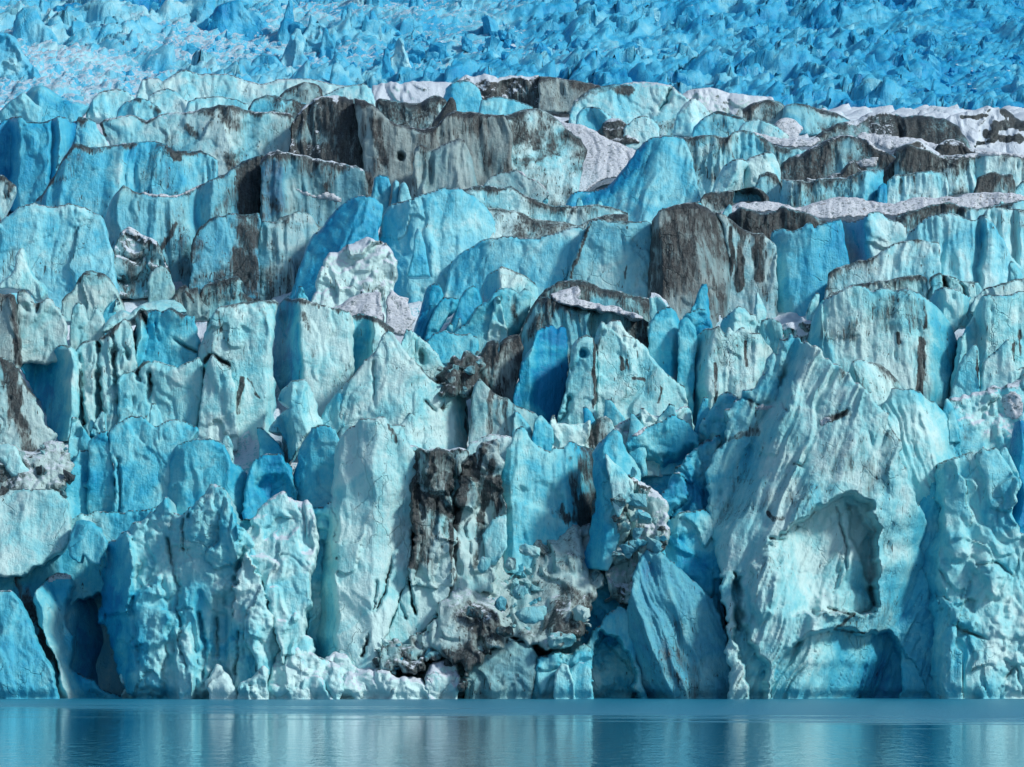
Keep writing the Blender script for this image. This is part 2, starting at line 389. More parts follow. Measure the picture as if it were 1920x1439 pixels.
    N = np.zeros_like(V); fn = np.cross(V[Fall[:, 2]]-V[Fall[:, 0]], V[Fall[:, 3]]-V[Fall[:, 1]])
    for c in range(4): np.add.at(N, Fall[:, c], fn)
    N /= np.linalg.norm(N, axis=1)[:, None]+1e-12
    # front faces with a look of their own become parts
    pq = np.zeros(len(q), int); names = ['']
    for nm, mk in parts:
        mq = (mk[q].sum(1) >= 3) & (pq == 0)
        if mq.sum() < 14 or mq.sum() > 0.75*len(q): continue
        ids = np.where(mq)[0]; lab = np.arange(n)
        for _ in range(400):
            mn = lab[q[ids]].min(1); new = lab.copy()
            for c in range(4): np.minimum.at(new, q[ids][:, c], mn)
            new = new[new]
            if (new == lab).all(): break
            lab = new
        cl = lab[q[ids]].min(1)
        for u_ in np.unique(cl):
            sel = ids[cl == u_]
            if len(sel) >= 24: names.append(nm); pq[sel] = len(names)-1
    o = None
    for i, nm in enumerate(names):
        Fs = q[pq == i] if i else np.concatenate([q[pq == 0], side1, side2, back])
        us = np.unique(Fs); r_ = np.full(len(V), -1); r_[us] = np.arange(len(us))
        p_ = mesh_obj(nm or name, V[us], r_[Fs], mat or M_ICE, {k_: v_[us] for k_, v_ in attrs.items()}, True, o, loc, N[us])
        if not i: o = p_
    tag(o, label, cat or name.replace('_', ' '), group, 'thing')
    for sp in snow:
        SP = rough_outline(pts(sp, z), 2.5, 4, seed+33); dd, _, _ = sdf(px, py, SP)
        fq = q[(dd[q] > 0).sum(1) >= 3]
        if len(fq) < 3: continue
        E2 = np.concatenate([fq[:, [0, 1]], fq[:, [1, 2]], fq[:, [2, 3]], fq[:, [3, 0]]])
        k2 = np.minimum(E2[:, 0], E2[:, 1]).astype(np.int64)*n+np.maximum(E2[:, 0], E2[:, 1])
        u, inv, cnt = np.unique(k2, return_inverse=True, return_counts=True); B2 = E2[cnt[inv] == 1]
        us = np.unique(fq); r2 = np.full(n, -1); r2[us] = np.arange(len(us))
        isb = np.zeros(n, bool); isb[np.unique(B2)] = True
        lift = np.where(isb, 0.05, 0.10+0.35*np.clip(dd/8, 0, 1)*(0.6+fbm(px/8, py/8, seed+34, 2)))[us]
        vf = V0[us]+np.stack([0*lift, -lift*0.8, lift*0.6], 1); vb = V0[us]+np.array((0, 0.35, -0.05))
        nn = len(us); a, c_ = r2[B2[:, 0]], r2[B2[:, 1]]; f = r2[fq]
        ff = np.concatenate([f, np.stack([c_, a, nn+a, nn+c_], 1), (f+nn)[:, ::-1]])
        po = mesh_obj('snow_patch', np.concatenate([vf, vb]), ff, M_SNOW, dict(dirt=np.full(2*nn, 0.25)), True, o, loc)
        po.parent = o
    return o
# ---------------------------------------------------------------- seracs along the water (nearest)
GF = 'ice blocks and pillars along the water'
def W(*a, **k): k.setdefault('group', GF); return ice(*a, **k)
W('ice_block', 7, 498, '-160,440 60,440 110,490 150,580 230,760 290,870 310,950 330,1085 -160,1085', 'smooth blue ice block at the waterline in the lower left corner of the photo', st='s', b=0.55, d=0.1, g=0.1, R=14, crest=.2, jag=2, lean=.3)
W('ice_wall', 7, 508, '-160,-40 30,70 110,105 300,180 450,235 560,290 580,420 560,520 600,620 640,760 720,1085 -160,1085', 'sloping blue ice wall with a brown dirt stripe running diagonally down to the water', st='c', b=0.6, d=0.12, g=0.15, R=10, lean=.35, folds=[(-160, 0), (330, -1, 0), (480, 4, .25), (700, 11, .4)],
  strips=[('-30,230 60,300 130,460 200,590 330,890', 11, .75), ('-30,60 100,100 300,185 450,235', 5, .5)], snow=['40,70 110,95 300,175 450,222 470,250 300,215 120,150 30,110'])
W('ice_ridge', 7, 502, '185,500 225,410 265,370 320,345 395,352 420,410 400,450 365,520 360,600 380,660 420,700 402,800 388,880 430,905 520,940 560,990 690,1040 700,1085 310,1085 330,900 250,700', 'pale cyan ice ridge with a snowy crown beside the dark hollow, lower left', st='c', b=0.33, d=0.12, R=16, jag=3, folds=[(185, 4), (290, 0), (400, 3.5, .4)], snow=['265,372 320,347 395,356 400,385 330,380 270,400'], slant=-.3)
W('ice_buttress', 0, 500, '254,1345 232,1277 214,1227 200,1177 183,1155 190,1110 193,1043 207,1017 240,995 272,972 297,945 312,928 324,960 340,968 352,958 368,940 397,908 412,914 424,917 438,940 452,985 470,1005 500,1060 525,1150 560,1240 600,1300 620,1345', 'broad pale blue ice buttress with thin cracks, just right of the dark hollow', st='r', b=0.6, d=0.05, R=16, lean=.18, jag=4, crest=.12, folds=[(183, 10, .4), (215, 5, .4), (248, 0, 0), (330, -1.5, -.1), (480, -1.5, -.1), (640, 1, 0)],
  cracks=[('313,1010 322,1060 335,1100 330,1140 340,1170 335,1200 350,1245 358,1290', 2.0, 1.3), ('343,975 346,1030', 1.6, 1.0), ('450,1185 446,1230 442,1265', 2, 1.2), ('375,1150 385,1220 383,1290', 4, 1.2), ('405,1160 408,1230', 3, 1)], carve=[('405,1120 425,1115 430,1290 395,1290', 1.2, 12), ('330,1060 345,985 365,940 397,908 424,916 442,945 455,990 458,1040 430,1110 380,1110', -2.2, 3, -.1, (340, 1100, 420, 960)),
    ('463,1028 483,1072 505,1120 522,1170 528,1215 500,1250 440,1265 436,1150 448,1080', -2.4, 3, -.2, (425, 1230, 480, 1120)), ('255,1120 300,1080 320,1160 300,1290 262,1290', -1.2, 8, .1), ('330,1180 355,1170 372,1250 365,1320 335,1320', -1.3, 8, -.1), ('200,1020 240,1000 262,1060 240,1150 200,1150', -1.6, 6, .1)])
W('ice_block', 0, 498.5, '452,1020 470,975 490,948 515,930 533,922 550,938 576,938 592,980 597,1030 582,1100 572,1180 592,1215 600,1262 640,1345 560,1345 535,1250 520,1180 490,1090', 'crumbly white crusted ice block between the left buttress and the tall pale green pillar', st='r', b=0.16, d=0.06, g=.05, sn=.5, R=12, jag=4, crest=.1, amp=1.3)
W('ice_block', 7, 493, '1180,1085 1150,960 1200,880 1215,850 1260,900 1300,940 1340,1040 1345,1085', 'small white ice knob at the waterline, at the foot of the left buttress', st='r', b=.15, d=0, R=10, jag=2, crest=0)
W('ice_block', 7, 494, '1330,1085 1350,960 1420,940 1490,860 1515,890 1505,960 1520,1085', 'low pale ice mound with a pointed right shoulder below the smooth triangular fin', st='r', b=.25, d=0, R=12, jag=2, crest=0)
W('ice_block', 7, 494.5, '1500,1085 1510,930 1560,780 1640,745 1710,735 1760,790 1850,835 1925,870 1930,1085', 'wide whitish ice foot at the waterline below the crusted white block', st='r', b=.2, d=.02, sn=.35, R=16, jag=3, crest=.05, lean=.5)
W('ice_pillar', 0, 509, '545,1120 548,930 553,880 565,835 583,800 610,797 628,803 640,840 640,1000 620,1120', 'blue sided ice pillar behind the left edge of the tall pale green pillar', st='s', b=.55, d=.02, R=8, jag=2, crest=.05, folds=[(545, 3, .2), (585, 0), (640, -1, 0)])
W('ice_pillar', 0, 500, '600,1345 600,1250 588,1200 594,1120 606,1040 618,960 624,880 632,830 648,805 677,783 700,785 720,781 731,797 745,797 760,798 765,828 785,858 784,910 776,960 772,1000 770,1080 750,1120 732,1168 718,1205 706,1260 700,1345', 'tall pale green ice pillar with a rounded top left of the dirty cleft', st='c', b=.2, d=.07, g=.1, R=14, jag=2.5, crest=.2, amp=.9, folds=[(594, 6, .4), (635, 0.5, 0), (700, -1, 0), (790, 1.5, 0)],
  cracks=[('760,1000 735,1040 720,1110 700,1160 680,1230', 2, 1, .6), ('706,1090 700,1150 715,1200', 1.5, .8, .5)], strips=[('730,797 738,815 740,830', 5, .5)])
W('ice_column', 0, 500.5, '708,1262 712,1205 732,1165 750,1120 768,1075 770,1020 778,985 795,966 830,962 846,1000 850,1090 840,1120 812,1160 785,1190 787,1216 765,1250', 'pale ice column split by a dark vertical crack, above the brown rubble ledge', st='c', b=.2, d=.15, g=.1, R=9, jag=2.5, crest=.5, cracks=[('776,965 775,1050 768,1090 775,1140 778,1150', 2.2, 2.2, .9), ('745,1120 760,1160', 2, 1, .5)], strips=[('845,975 850,1080 850,1100', 7, .6), ('790,1000 800,1050', 6, .3)])
W('ice_pillar', 0, 503.5, '770,1100 772,960 774,900 776,845 790,840 800,848 823,838 843,850 853,863 850,893 842,923 848,953 856,1000 850,1100', 'gnarled ice pillar crusted with black dirt at the left of the dirty cleft', st='r', b=.12, d=.3, g=.3, R=10, jag=5, crest=.6, amp=1.3, sn=.2, strips=[('777,850 775,960 773,1060', 8, .7), ('851,870 842,925', 7, .6), ('785,930 815,945 842,960', 9, .7), ('800,850 812,880 800,910', 5, .5), ('845,985 848,1080', 5, .6)])
W('ice_pillar', 0, 505, '845,1120 850,1010 850,940 862,890 876,858 903,833 930,822 938,850 946,920 946,990 936,1045 925,1110', 'ribbed grey and black ice pillar in the middle of the dirty cleft', st='r', b=.14, d=.28, g=.3, R=9, jag=4, crest=.4, slant=.35, amp=1.3, sn=.2, strips=[('885,860 868,930 852,1000 850,1110', 8, .75), ('925,870 905,950 890,1060', 7, .6), ('870,880 860,930', 7, .7), ('935,900 925,1000', 8, .35), ('905,845 890,900', 4, .4)])
W('ice_block', 0, 507.5, '930,1080 940,1000 941,900 948,840 962,812 980,797 990,810 998,826 1015,838 1030,845 1040,838 1052,838 1068,826 1085,834 1112,842 1114,900 1108,985 1100,1080', 'turquoise scratched ice block with a black streaked right edge, above the central rubble', st='f', b=.5, d=.12, R=7, jag=3, crest=.2, amp=.6, folds=[(930, 1.5), (955, 0, -.1), (1060, 1.5, .1), (1114, 6, .2)],
  strips=[('1103,840 1098,990', 30, .8), ('1070,860 1075,960', 8, .45), ('1050,870 1055,960', 5, .3), ('1040,960 1105,985', 14, .6)], carve=[('955,930 1010,900 1060,930 1050,960 1000,948', .5, 14)])
W('ice_slab', 8, 503, '820,300 790,130 820,90 850,40 880,20 930,10 935,200 900,255 870,300', 'small pale ice flake standing at the foot of the turquoise scratched block', st='s', b=.25, d=.05, R=4, jag=1.5, crest=.1)
W('ice_fin', 0, 504, '1090,1070 1108,985 1118,930 1111,890 1110,850 1125,828 1140,813 1153,802 1167,817 1174,845 1190,863 1202,890 1197,915 1172,935 1160,965 1162,1010 1140,1070', 'bright blue pointed ice fin right of the black streaked turquoise block', st='s', b=.65, d=.02, R=5, jag=2, crest=.05, folds=[(1090, 5, .3), (1135, 0.5, 0), (1160, 0, -.3), (1205, 2, -.2)])
W('ice_slab', 0, 502.2, '1135,850 1146,862 1172,885 1190,910 1188,935 1172,945 1160,975 1150,950 1142,900', 'thin pale ice sliver leaning on the bright blue pointed fin', st='s', b=.25, d=.02, R=4, jag=1.5, crest=0)
W('ice_block', 0, 515, '1170,1000 1172,880 1172,832 1190,810 1215,798 1245,788 1262,775 1290,790 1312,820 1312,1000', 'deep blue rounded ice block behind the snowy rubble column, right of the blue fin', st='c', b=.6, d=.02, R=18, jag=3, crest=.1, snow=['1183,822 1192,810 1212,799 1210,806 1195,820'], carve=[('1180,850 1200,850 1240,865 1300,840 1290,900 1210,915', 2.5, 24, .1)])
W('ice_wall', 0, 508, '1190,1170 1235,960 1252,905 1280,868 1310,830 1350,815 1360,900 1350,960 1352,1060 1365,1250 1300,1250', 'rough shadowed blue ice wall just left of the large fluted buttress', st='r', b=.72, d=.12, g=.1, R=10, jag=4, crest=.2, amp=1.1)
W('ice_block', 0, 505, '1135,1130 1150,1010 1155,960 1158,905 1180,890 1205,905 1235,922 1252,950 1255,1010 1235,1040 1200,1060 1180,1130', 'mound of snow dusted dirty ice rubble between the blue fin and the rough blue wall', st='r', b=.2, d=.5, g=.4, sn=.6, R=16, jag=5, crest=.2, amp=1.5)
W('ice_slab', 0, 498, '1235,1345 1200,1280 1175,1225 1178,1160 1186,1075 1202,1043 1213,1028 1234,1032 1255,1050 1280,1068 1307,1093 1337,1120 1352,1160 1362,1210 1380,1277 1392,1345', 'tall leaning blue ice slab with a grey silty patch, standing in the water', st='f', b=.6, d=.14, g=.32, R=10, jag=2.5, slant=-.42, lean=.15, amp=.8, crest=.1, folds=[(1175, 4, .1), (1215, 0, 0), (1400, 2.5, .1)], strips=[('1225,1100 1235,1160 1260,1240 1285,1310', 40, .2)])
W('ice_block', 0, 500, '1030,1345 1040,1265 1065,1240 1105,1195 1135,1155 1160,1132 1185,1150 1195,1225 1205,1285 1230,1345', 'blue ice block hollowed by a dark arch at the waterline beside the leaning slab', st='c', b=.6, d=.05, R=14, jag=3, crest=.1, carve=[('1112,1350 1115,1210 1130,1190 1158,1195 1175,1225 1190,1270 1200,1350', 9, 8, .25)])
W('ice_block', 0, 496.5, '868,1345 869,1270 884,1240 930,1213 960,1199 993,1206 1008,1230 1004,1265 994,1345', 'rounded dark green glassy ice boulder with white veins at the waterline in the centre', st='s', b=.36, d=.22, g=.55, R=20, jag=1.5, crest=.1, cracks=[('905,1292 930,1250 950,1225', 1.2, -.15), ('930,1300 980,1270 1010,1262', 1.2, -.15)])
W('ice_block', 0, 495.5, '798,1345 800,1262 812,1244 840,1236 858,1246 862,1275 858,1345', 'white snowy ice block at the waterline left of the glassy green boulder', st='r', b=.05, d=.05, sn=.7, R=12, jag=3, crest=0)
W('ice_block', 0, 496, '600,1345 608,1238 628,1222 648,1228 662,1246 700,1256 722,1252 745,1270 790,1272 805,1290 808,1345', 'long low pale ice foot at the waterline below the tall green pillar', st='r', b=.14, d=.08, sn=.5, R=12, jag=3, crest=.2, lean=.4)
W('ice_block', 0, 497.5, '985,1345 1000,1265 1010,1232 1040,1222 1075,1225 1095,1208 1110,1215 1110,1345', 'pale layered ice block at the waterline between the green boulder and the dark arch', st='r', b=.38, d=.05, R=14, jag=3, crest=.1)
W('ice_block', 0, 494, '1036,1345 1040,1262 1052,1244 1066,1248 1075,1275 1082,1345', 'narrow pale ice knob at the waterline just left of the dark arch', st='s', b=.3, d=.05, R=9, jag=1.5, crest=0)
W('ice_block', 0, 494.5, '1068,1345 1068,1256 1085,1240 1105,1245 1112,1290 1118,1345', 'blue white ice knob guarding the left side of the dark arch', st='s', b=.42, d=.02, R=10, jag=1.5, crest=0)
W('ice_wall', 0, 504.5, '230,1345 236,1100 270,1010 330,980 450,975 520,955 600,950 660,930 760,930 800,960 860,980 868,1090 880,1200 870,1345', 'pale blue ice cliff showing in the gaps between the pillars of the left waterfront', st='r', b=.42, d=.1, R=8, jag=4, crest=.2, lean=.15)
W('ice_wall', 0, 509, '-160,1345 -160,960 -60,950 60,960 120,990 150,960 230,960 330,950 330,1090 240,1125 185,1110 140,1130 90,1200 60,1345', 'rough blue ice cliff filling the gaps between the blocks at the lower left', st='c', b=.5, d=.12, R=8, jag=4, crest=.2, lean=.15)
W('ice_wall', 0, 505.5, '1000,1345 1010,1240 1090,1180 1110,1090 1150,1040 1200,1000 1290,960 1345,960 1380,1345', 'dark blue ice cliff behind the leaning slab and the dark arch', st='r', b=.68, d=.12, R=8, jag=4, crest=.2, lean=.15)
W('ice_wall', 0, 505, '1690,1345 1690,1100 1712,980 1735,920 1770,880 1800,870 1800,1345', 'blue ice in the seam between the two big buttresses at the right', st='c', b=.55, d=.05, R=8, jag=3, crest=.1, lean=.2)
# the great fluted buttress with the alcove
W('ice_buttress', 0, 500, '1362,1350 1362,1210 1355,1120 1343,1027 1325,950 1327,897 1340,850 1360,825 1358,765 1390,747 1427,705 1440,672 1462,665 1466,650 1463,632 1472,636 1480,622 1487,634 1493,630 1502,642 1513,638 1522,650 1537,653 1557,673 1580,693 1600,712 1625,735 1650,762 1668,790 1690,835 1690,860 1700,900 1715,940 1735,965 1732,1037 1735,1080 1750,1130 1775,1150 1775,1350',
  'huge pale fluted ice buttress with a deep arched alcove, rising from the water', st='f', b=.16, d=.225, g=.12, R=12, jag=5, slant=.42, lean=.24, amp=1.25, crest=.25, sn=.3,
  folds=[(1325, 4.5, .3), (1365, 0), (1470, -2.5), (1600, -2.5), (1700, 3.5, .3), (1740, 7, .5)],
  carve=[('1440,1030 1460,1000 1490,980 1525,962 1545,945 1563,934 1605,927 1632,942 1642,985 1646,1080 1642,1147 1600,1150 1560,1150 1500,1150 1450,1160 1425,1130', 4.4, 7, -.08, (1432, 1070, 1530, 1040)), ('1596,945 1612,950 1640,1000 1645,1140 1625,1060 1600,1000', 1.6, 7), ('1535,1120 1600,1100 1640,1120 1640,1150 1560,1160 1530,1140', -1.2, 22), ('1427,1360 1445,1290 1457,1243 1480,1217 1520,1190 1573,1180 1613,1190 1663,1187 1690,1220 1723,1273 1757,1350', 3.0, 9, .12),
    ('1375,1090 1388,1085 1395,1170 1420,1225 1445,1260 1432,1350 1415,1350 1395,1260 1378,1190', 2.4, 10, .2), ('1410,1060 1440,1040 1460,1080 1445,1150 1425,1160 1405,1130', -2.0, 20)],
  cracks=[('1555,1140 1600,1155 1640,1145', 2, 1, .5), ('1500,1215 1520,1185 1570,1170 1620,1182', 1.6, -.8, .1), ('1378,1075 1385,1110 1382,1150 1388,1180', 2, 1.5, .3), ('1443,1010 1470,1012 1500,985', 2, 1.2, .3), ('1490,870 1505,875 1530,815 1590,768', 2, .9, .3), ('1450,760 1470,700 1468,660', 4, 2.0, .1), ('1590,1088 1593,1020 1575,950', 1.8, 1.0, .3), ('1395,745 1420,760 1460,750 1475,770', 2, .9, .35)],
  strips=[('1405,755 1420,770 1412,800', 9, .45), ('1440,962 1452,975 1468,972', 6, .5), ('1545,790 1590,775', 9, .3), ('1350,830 1390,815 1420,812', 7, .5), ('1600,1150 1570,1180 1620,1188', 4, .4)],
  snow=['1412,765 1436,760 1455,762 1440,770 1420,772', '1535,790 1555,782 1560,790 1540,800'])
W('ice_block', 0, 509, '1640,1010 1650,900 1652,790 1656,758 1673,727 1690,729 1710,726 1732,740 1753,752 1766,766 1790,790 1803,825 1808,860 1796,890 1762,905 1740,965 1735,1040', 'smooth bluish ice shoulder behind the right side of the fluted buttress', st='f', b=.34, d=.12, R=14, jag=3, slant=-.3, crest=.1, folds=[(1640, 4, .2), (1690, 0), (1760, 0), (1810, 4, .2)], strips=[('1735,750 1755,830 1760,880', 4, .35)])
W('ice_buttress', 0, 503, '1745,1350 1745,1150 1720,1100 1722,1037 1745,1010 1760,990 1764,950 1750,927 1757,873 1768,868 1780,863 1797,855 1813,850 1828,852 1840,838 1852,845 1863,840 1882,855 1893,878 1905,903 1900,930 1895,965 1910,1000 2000,1010 2000,1350', 'knobbly pale blue ice buttress with broken blocks, right of the arched alcove', st='r', b=.40, d=.10, g=.05, R=16, jag=4, crest=.15, amp=1.0, lean=.25, folds=[(1720, 5, .5), (1765, 0, 0), (1850, -2), (2000, -1)],
  carve=[('1763,1130 1800,1120 1830,1160 1820,1180 1780,1170', -1.5, 14), ('1765,1000 1800,985 1810,1040 1780,1060', -1.4, 16), ('1820,1055 1850,1040 1880,1080 1860,1120', -1.2, 16)], cracks=[('1760,1165 1800,1180 1850,1200', 2.5, 1.3, .25), ('1830,1060 1870,1055 1900,1080', 2, 1, .3), ('1870,1290 1905,1250 1918,1300', 3, 1.4)])
W('ice_spire', 0, 507, '1880,1030 1884,960 1900,905 1895,830 1902,792 1915,786 1925,795 1945,770 2000,790 2000,1030', 'deep blue ice spire cut by the right edge of the photo above the knobbly buttress', st='s', b=.75, d=.02, R=6, jag=2, crest=0, folds=[(1880, 4, .1), (1915, 0, 0), (2000, 2)])
W('ice_fin', 0, 505, '1872,960 1874,905 1872,850 1884,838 1896,862 1908,885 1915,905 1905,925 1893,960', 'small blue white ice fin at the top right of the knobbly buttress', st='s', b=.45, d=.02, R=5, jag=1.5, crest=0)
# low on the left
GL = 'seracs of the low left wall'
def L(*a, **k): k.setdefault('group', GL); return ice(*a, **k)
L('ice_slab', 0, 506, '-60,1080 -60,930 -20,925 30,917 70,915 110,920 125,955 130,1000 130,1020 100,1040 40,1080', 'rounded pale ice hump below the snowy rubble at the left edge', st='c', b=.25, d=.1, g=.15, R=16, jag=3, crest=.15, lean=.4)
L('ice_block', 0, 503.5, '128,1040 130,1000 140,977 166,976 190,990 203,1017 193,1040 188,1060 170,1055 155,1040 148,1060', 'small cluster of blue ice boulders beside the left edge of the broad buttress', st='c', b=.45, d=.03, R=9, jag=2, crest=0)
L('ice_slab', 4, 512, '-60,1060 0,1060 40,1050 80,1070 120,1150 190,1230 215,1250 240,1290 190,1310 100,1250 60,1240 0,1150 -60,1120', 'pale finger of ice lying on the snowy rubble at the left edge', st='s', b=.2, d=.05, R=12, jag=1.5, crest=0)
L('ice_block', 0, 513, '98,1040 110,900 130,875 147,842 165,845 178,858 182,880 180,1040', 'pale blue block with a slanted top, leftmost of the low blue wall', st='s', b=.48, d=.04, R=8, jag=2, crest=.1, folds=[(98, 3), (130, 0), (182, 1.5, .2)])
L('ice_slab', 0, 513.5, '160,1060 168,860 166,828 187,810 203,807 209,850 217,900 214,1060', 'narrow upright blue slab between two wider blocks of the low left wall', st='s', b=.5, d=.03, R=6, jag=1.5, crest=.1)
L('ice_wall', 0, 513, '204,1060 212,960 217,900 206,850 204,808 220,793 240,783 266,778 275,790 293,800 320,787 347,790 372,806 360,830 345,870 350,1060', 'wide pale blue ice wall with a deep crack, below the fluted columns', st='s', b=.4, d=.06, R=9, jag=3, crest=.2, cracks=[('222,860 226,960 216,1000', 2, 1)], strips=[('275,790 290,797 305,800', 3, .5)])
L('ice_block', 0, 510, '300,1040 315,870 330,830 360,823 393,820 410,827 424,843 437,870 464,887 470,920 465,1010 455,1040', 'rounded blue block at the right of the low left wall', st='c', b=.5, d=.06, R=14, jag=3, crest=.2, folds=[(300, 3, .1), (345, 0), (430, 0), (470, 3, .2)])
L('ice_block', 0, 509, '455,1010 462,890 476,860 500,850 527,848 533,866 547,873 552,910 560,960 560,1010', 'dark blue hollow ice block left of the blue sided pillar', st='c', b=.68, d=.04, R=12, jag=3, crest=.25, carve=[('480,900 530,890 548,930 500,950', 1.5, 16, .1)])
# ---------------------------------------------------------------- the middle terrace
GM = 'seracs of the middle terrace'
def M(*a, **k): k['d'] = k.get('d', .12)*1.25+.03; k.setdefault('group', GM); return ice(*a, **k)
M('ice_pillar', 4, 531, '-160,210 0,210 60,207 85,220 98,260 110,400 130,590 100,640 0,640 -160,640', 'grey ice pillar with a black stripe above the split triangular slab, left edge', st='s', b=.12, d=.3, g=.6, R=8, jag=2, strips=[('85,250 95,400 115,600', 9, .75)])
M('ice_block', 4, 533, '90,600 98,420 95,245 102,200 140,190 165,215 175,250 200,268 225,262 270,232 295,245 310,280 335,290 360,340 375,480 380,600', 'pale pitted block with a saddle top at the left edge of the middle terrace', st='s', b=.22, d=.1, g=.25, R=10, jag=2, crest=.2, cracks=[('150,290 152,300', 5, 1, .3), ('205,280 212,310', 5, 1, .4)])
M('ice_slab', 4, 522, '-160,1130 -160,560 20,570 70,600 110,650 170,760 230,860 250,950 320,1000 300,1060 260,1110 220,1130', 'triangular ice slab split by a wide black dirt band at the left edge', st='s', b=.25, d=.12, g=.35, R=7, jag=2, strips=[('50,590 70,760 100,900 140,1000 170,1110', 15, .85), ('20,1000 60,1090', 10, .3)], crest=.3)
M('ice_wall', 4, 529, '110,630 150,560 175,540 200,525 240,510 270,515 300,525 330,500 365,498 390,500 425,540 440,700 455,850 470,1040 380,1040 290,1040 250,930 230,820 170,730', 'hollow dark blue ice wall with a rounded right rib, left of the fluted columns', st='f', b=.6, d=.08, R=9, jag=2, crest=.5, amp=.6, folds=[(110, 3.5, .1), (180, 6, .2), (250, 5, .2), (330, 1.5, 0), (390, -.5, -.4), (430, 0, -.4), (445, 2, -.2), (470, 2.5)])
M('ice_wall', 4, 530, '430,1080 440,700 425,540 470,480 510,475 550,480 600,440 650,390 700,345 735,365 748,450 760,560 778,660 760,720 690,780 690,1080', 'row of tall pale fluted ice columns at the left, right of the hollow blue wall', st='f', b=.2, d=.13, g=.12, R=8, jag=2, amp=1.0, crest=.6, slant=.08, cracks=[('548,490 550,700 565,960', 5, 2.5), ('640,460 640,600 650,690 690,930', 4, 2.2, .3), ('445,560 450,750 465,1000', 5, 2.5, .3), ('700,480 720,580', 3, 1.4)])
M('ice_block', 4, 532, '748,760 752,560 742,420 745,350 770,310 790,290 815,300 840,310 870,300 900,315 930,305 960,290 1000,310 1040,322 1095,332 1110,400 1118,540 1130,700 1130,760', 'cracked block with black zigzag cracks and a dirty top on the left terrace', st='c', b=.28, d=.15, R=8, jag=3, crest=.55, folds=[(745, 3, .1), (775, 0), (820, 2, .3), (870, .5, .2), (1000, 0, .05), (1115, .5, .2)], cracks=[('750,380 760,560 778,650', 3, 2.5, .4), ('800,320 820,400 825,440', 4, 2, .6), ('870,380 890,470', 3, 1.2, .3), ('960,440 1010,490 1100,540', 2.5, 1.2, .3)])
M('ice_block', 4, 528, '655,1080 660,850 660,700 700,650 770,640 800,595 840,588 850,620 860,590 900,592 950,610 1000,632 1040,605 1120,570 1142,610 1142,750 1122,850 1110,1000 1110,1080', 'pale blue block with a notched dark rim in front of the zigzag cracked block', st='s', b=.32, d=.08, R=8, jag=2, crest=.55, cracks=[('845,660 840,780 830,830', 3, 1.6, .4), ('775,640 780,700', 3, 2, .5), ('745,800 740,880', 3, 1.3)])
M('ice_wall', 4, 530, '1095,1100 1120,850 1140,640 1118,560 1160,420 1200,330 1240,290 1290,280 1330,268 1390,262 1450,250 1540,240 1572,258 1542,400 1530,550 1545,750 1552,830 1545,1000 1535,1100', 'tall smooth white ice block with rust black streaks, left of the blue crevasse', st='s', b=.17, d=.14, R=8, jag=2.5, crest=.4, folds=[(1095, 2.5, .1), (1180, 0, 0), (1500, -.5), (1575, 2.5, .1)], strips=[('1370,690 1350,780 1345,880', 6, .6), ('1390,690 1440,780 1470,800', 4, .5), ('1500,330 1520,440', 6, .25), ('1230,320 1250,420', 5, .25)], cracks=[('1145,640 1125,800 1105,930', 3, 2.5, .3), ('1150,600 1180,560 1210,570 1290,620', 2.5, 1, .5)])
M('ice_slab', 4, 526, '1100,1100 1115,940 1130,800 1150,680 1175,590 1195,550 1215,570 1240,600 1300,630 1330,760 1340,1100', 'pale pointed ice slab leaning against the foot of the tall white streaked block', st='s', b=.24, d=.06, R=7, jag=1.5, crest=.25, strips=[('1215,570 1300,620', 2, .3)])
M('ice_block', 4, 533, '1545,1000 1553,800 1530,680 1530,560 1545,350 1570,265 1600,238 1650,245 1700,240 1760,265 1800,280 1860,295 1960,310 1985,350 1990,500 2000,640 1960,720 1900,840 1850,1000', 'square topped pale ice block with a deep blue crevasse wall on its left side', st='s', b=.18, d=.15, R=5, jag=2.5, crest=.6, lean=.2, folds=[(1530, 9, .72), (1690, 0.3, .66), (1712, -.3, 0), (1980, .3), (2000, 3)], strips=[('1720,330 1760,560', 9, .28), ('1840,320 1850,480', 6, .3)])
M('ice_fin', 4, 518, '1500,990 1530,930 1570,900 1640,850 1600,830 1555,810 1580,750 1640,695 1680,688 1720,690 1760,780 1790,890 1840,950 1780,960 1730,1000 1690,1060 1650,1130 1620,1190 1600,1150 1590,1110 1580,1000', 'twisted curl of pale ice in front of the square topped block', st='c', b=.32, d=.05, R=10, jag=2, crest=.05, folds=[(1500, 2), (1600, 3, .3), (1650, 0), (1720, 0), (1840, 3, .1)], strips=[('1510,975 1560,960 1600,1080 1620,1160', 7, .45)])
M('ice_block', 4, 520, '1800,980 1805,890 1840,830 1870,790 1919,740 1950,760 1955,850 1940,960 1880,1010', 'small pale ice lump between the twisted curl and the big triangular slab', st='c', b=.4, d=.1, R=8, jag=2, crest=.2)
M('ice_block', 5, 537, '20,700 55,400 60,340 100,325 130,330 190,340 230,360 265,385 300,420 290,500 230,640 200,760 50,760', 'block with a dark dirt cap and a teal hollow, behind the big triangular slab', st='s', b=.3, d=.2, R=6, jag=2, crest=.8, folds=[(20, 1), (70, 3.5, .4), (140, 3, .3), (165, 0), (300, 2)])
M('ice_slab', 5, 530, '300,800 340,520 365,410 390,420 420,440 460,475 500,500 530,540 560,590 600,640 622,680 600,800', 'pale ice slab standing behind the right slope of the big triangular slab', st='s', b=.24, d=.1, R=6, jag=2, crest=.2, cracks=[('450,545 455,590', 6, 2, .2)])
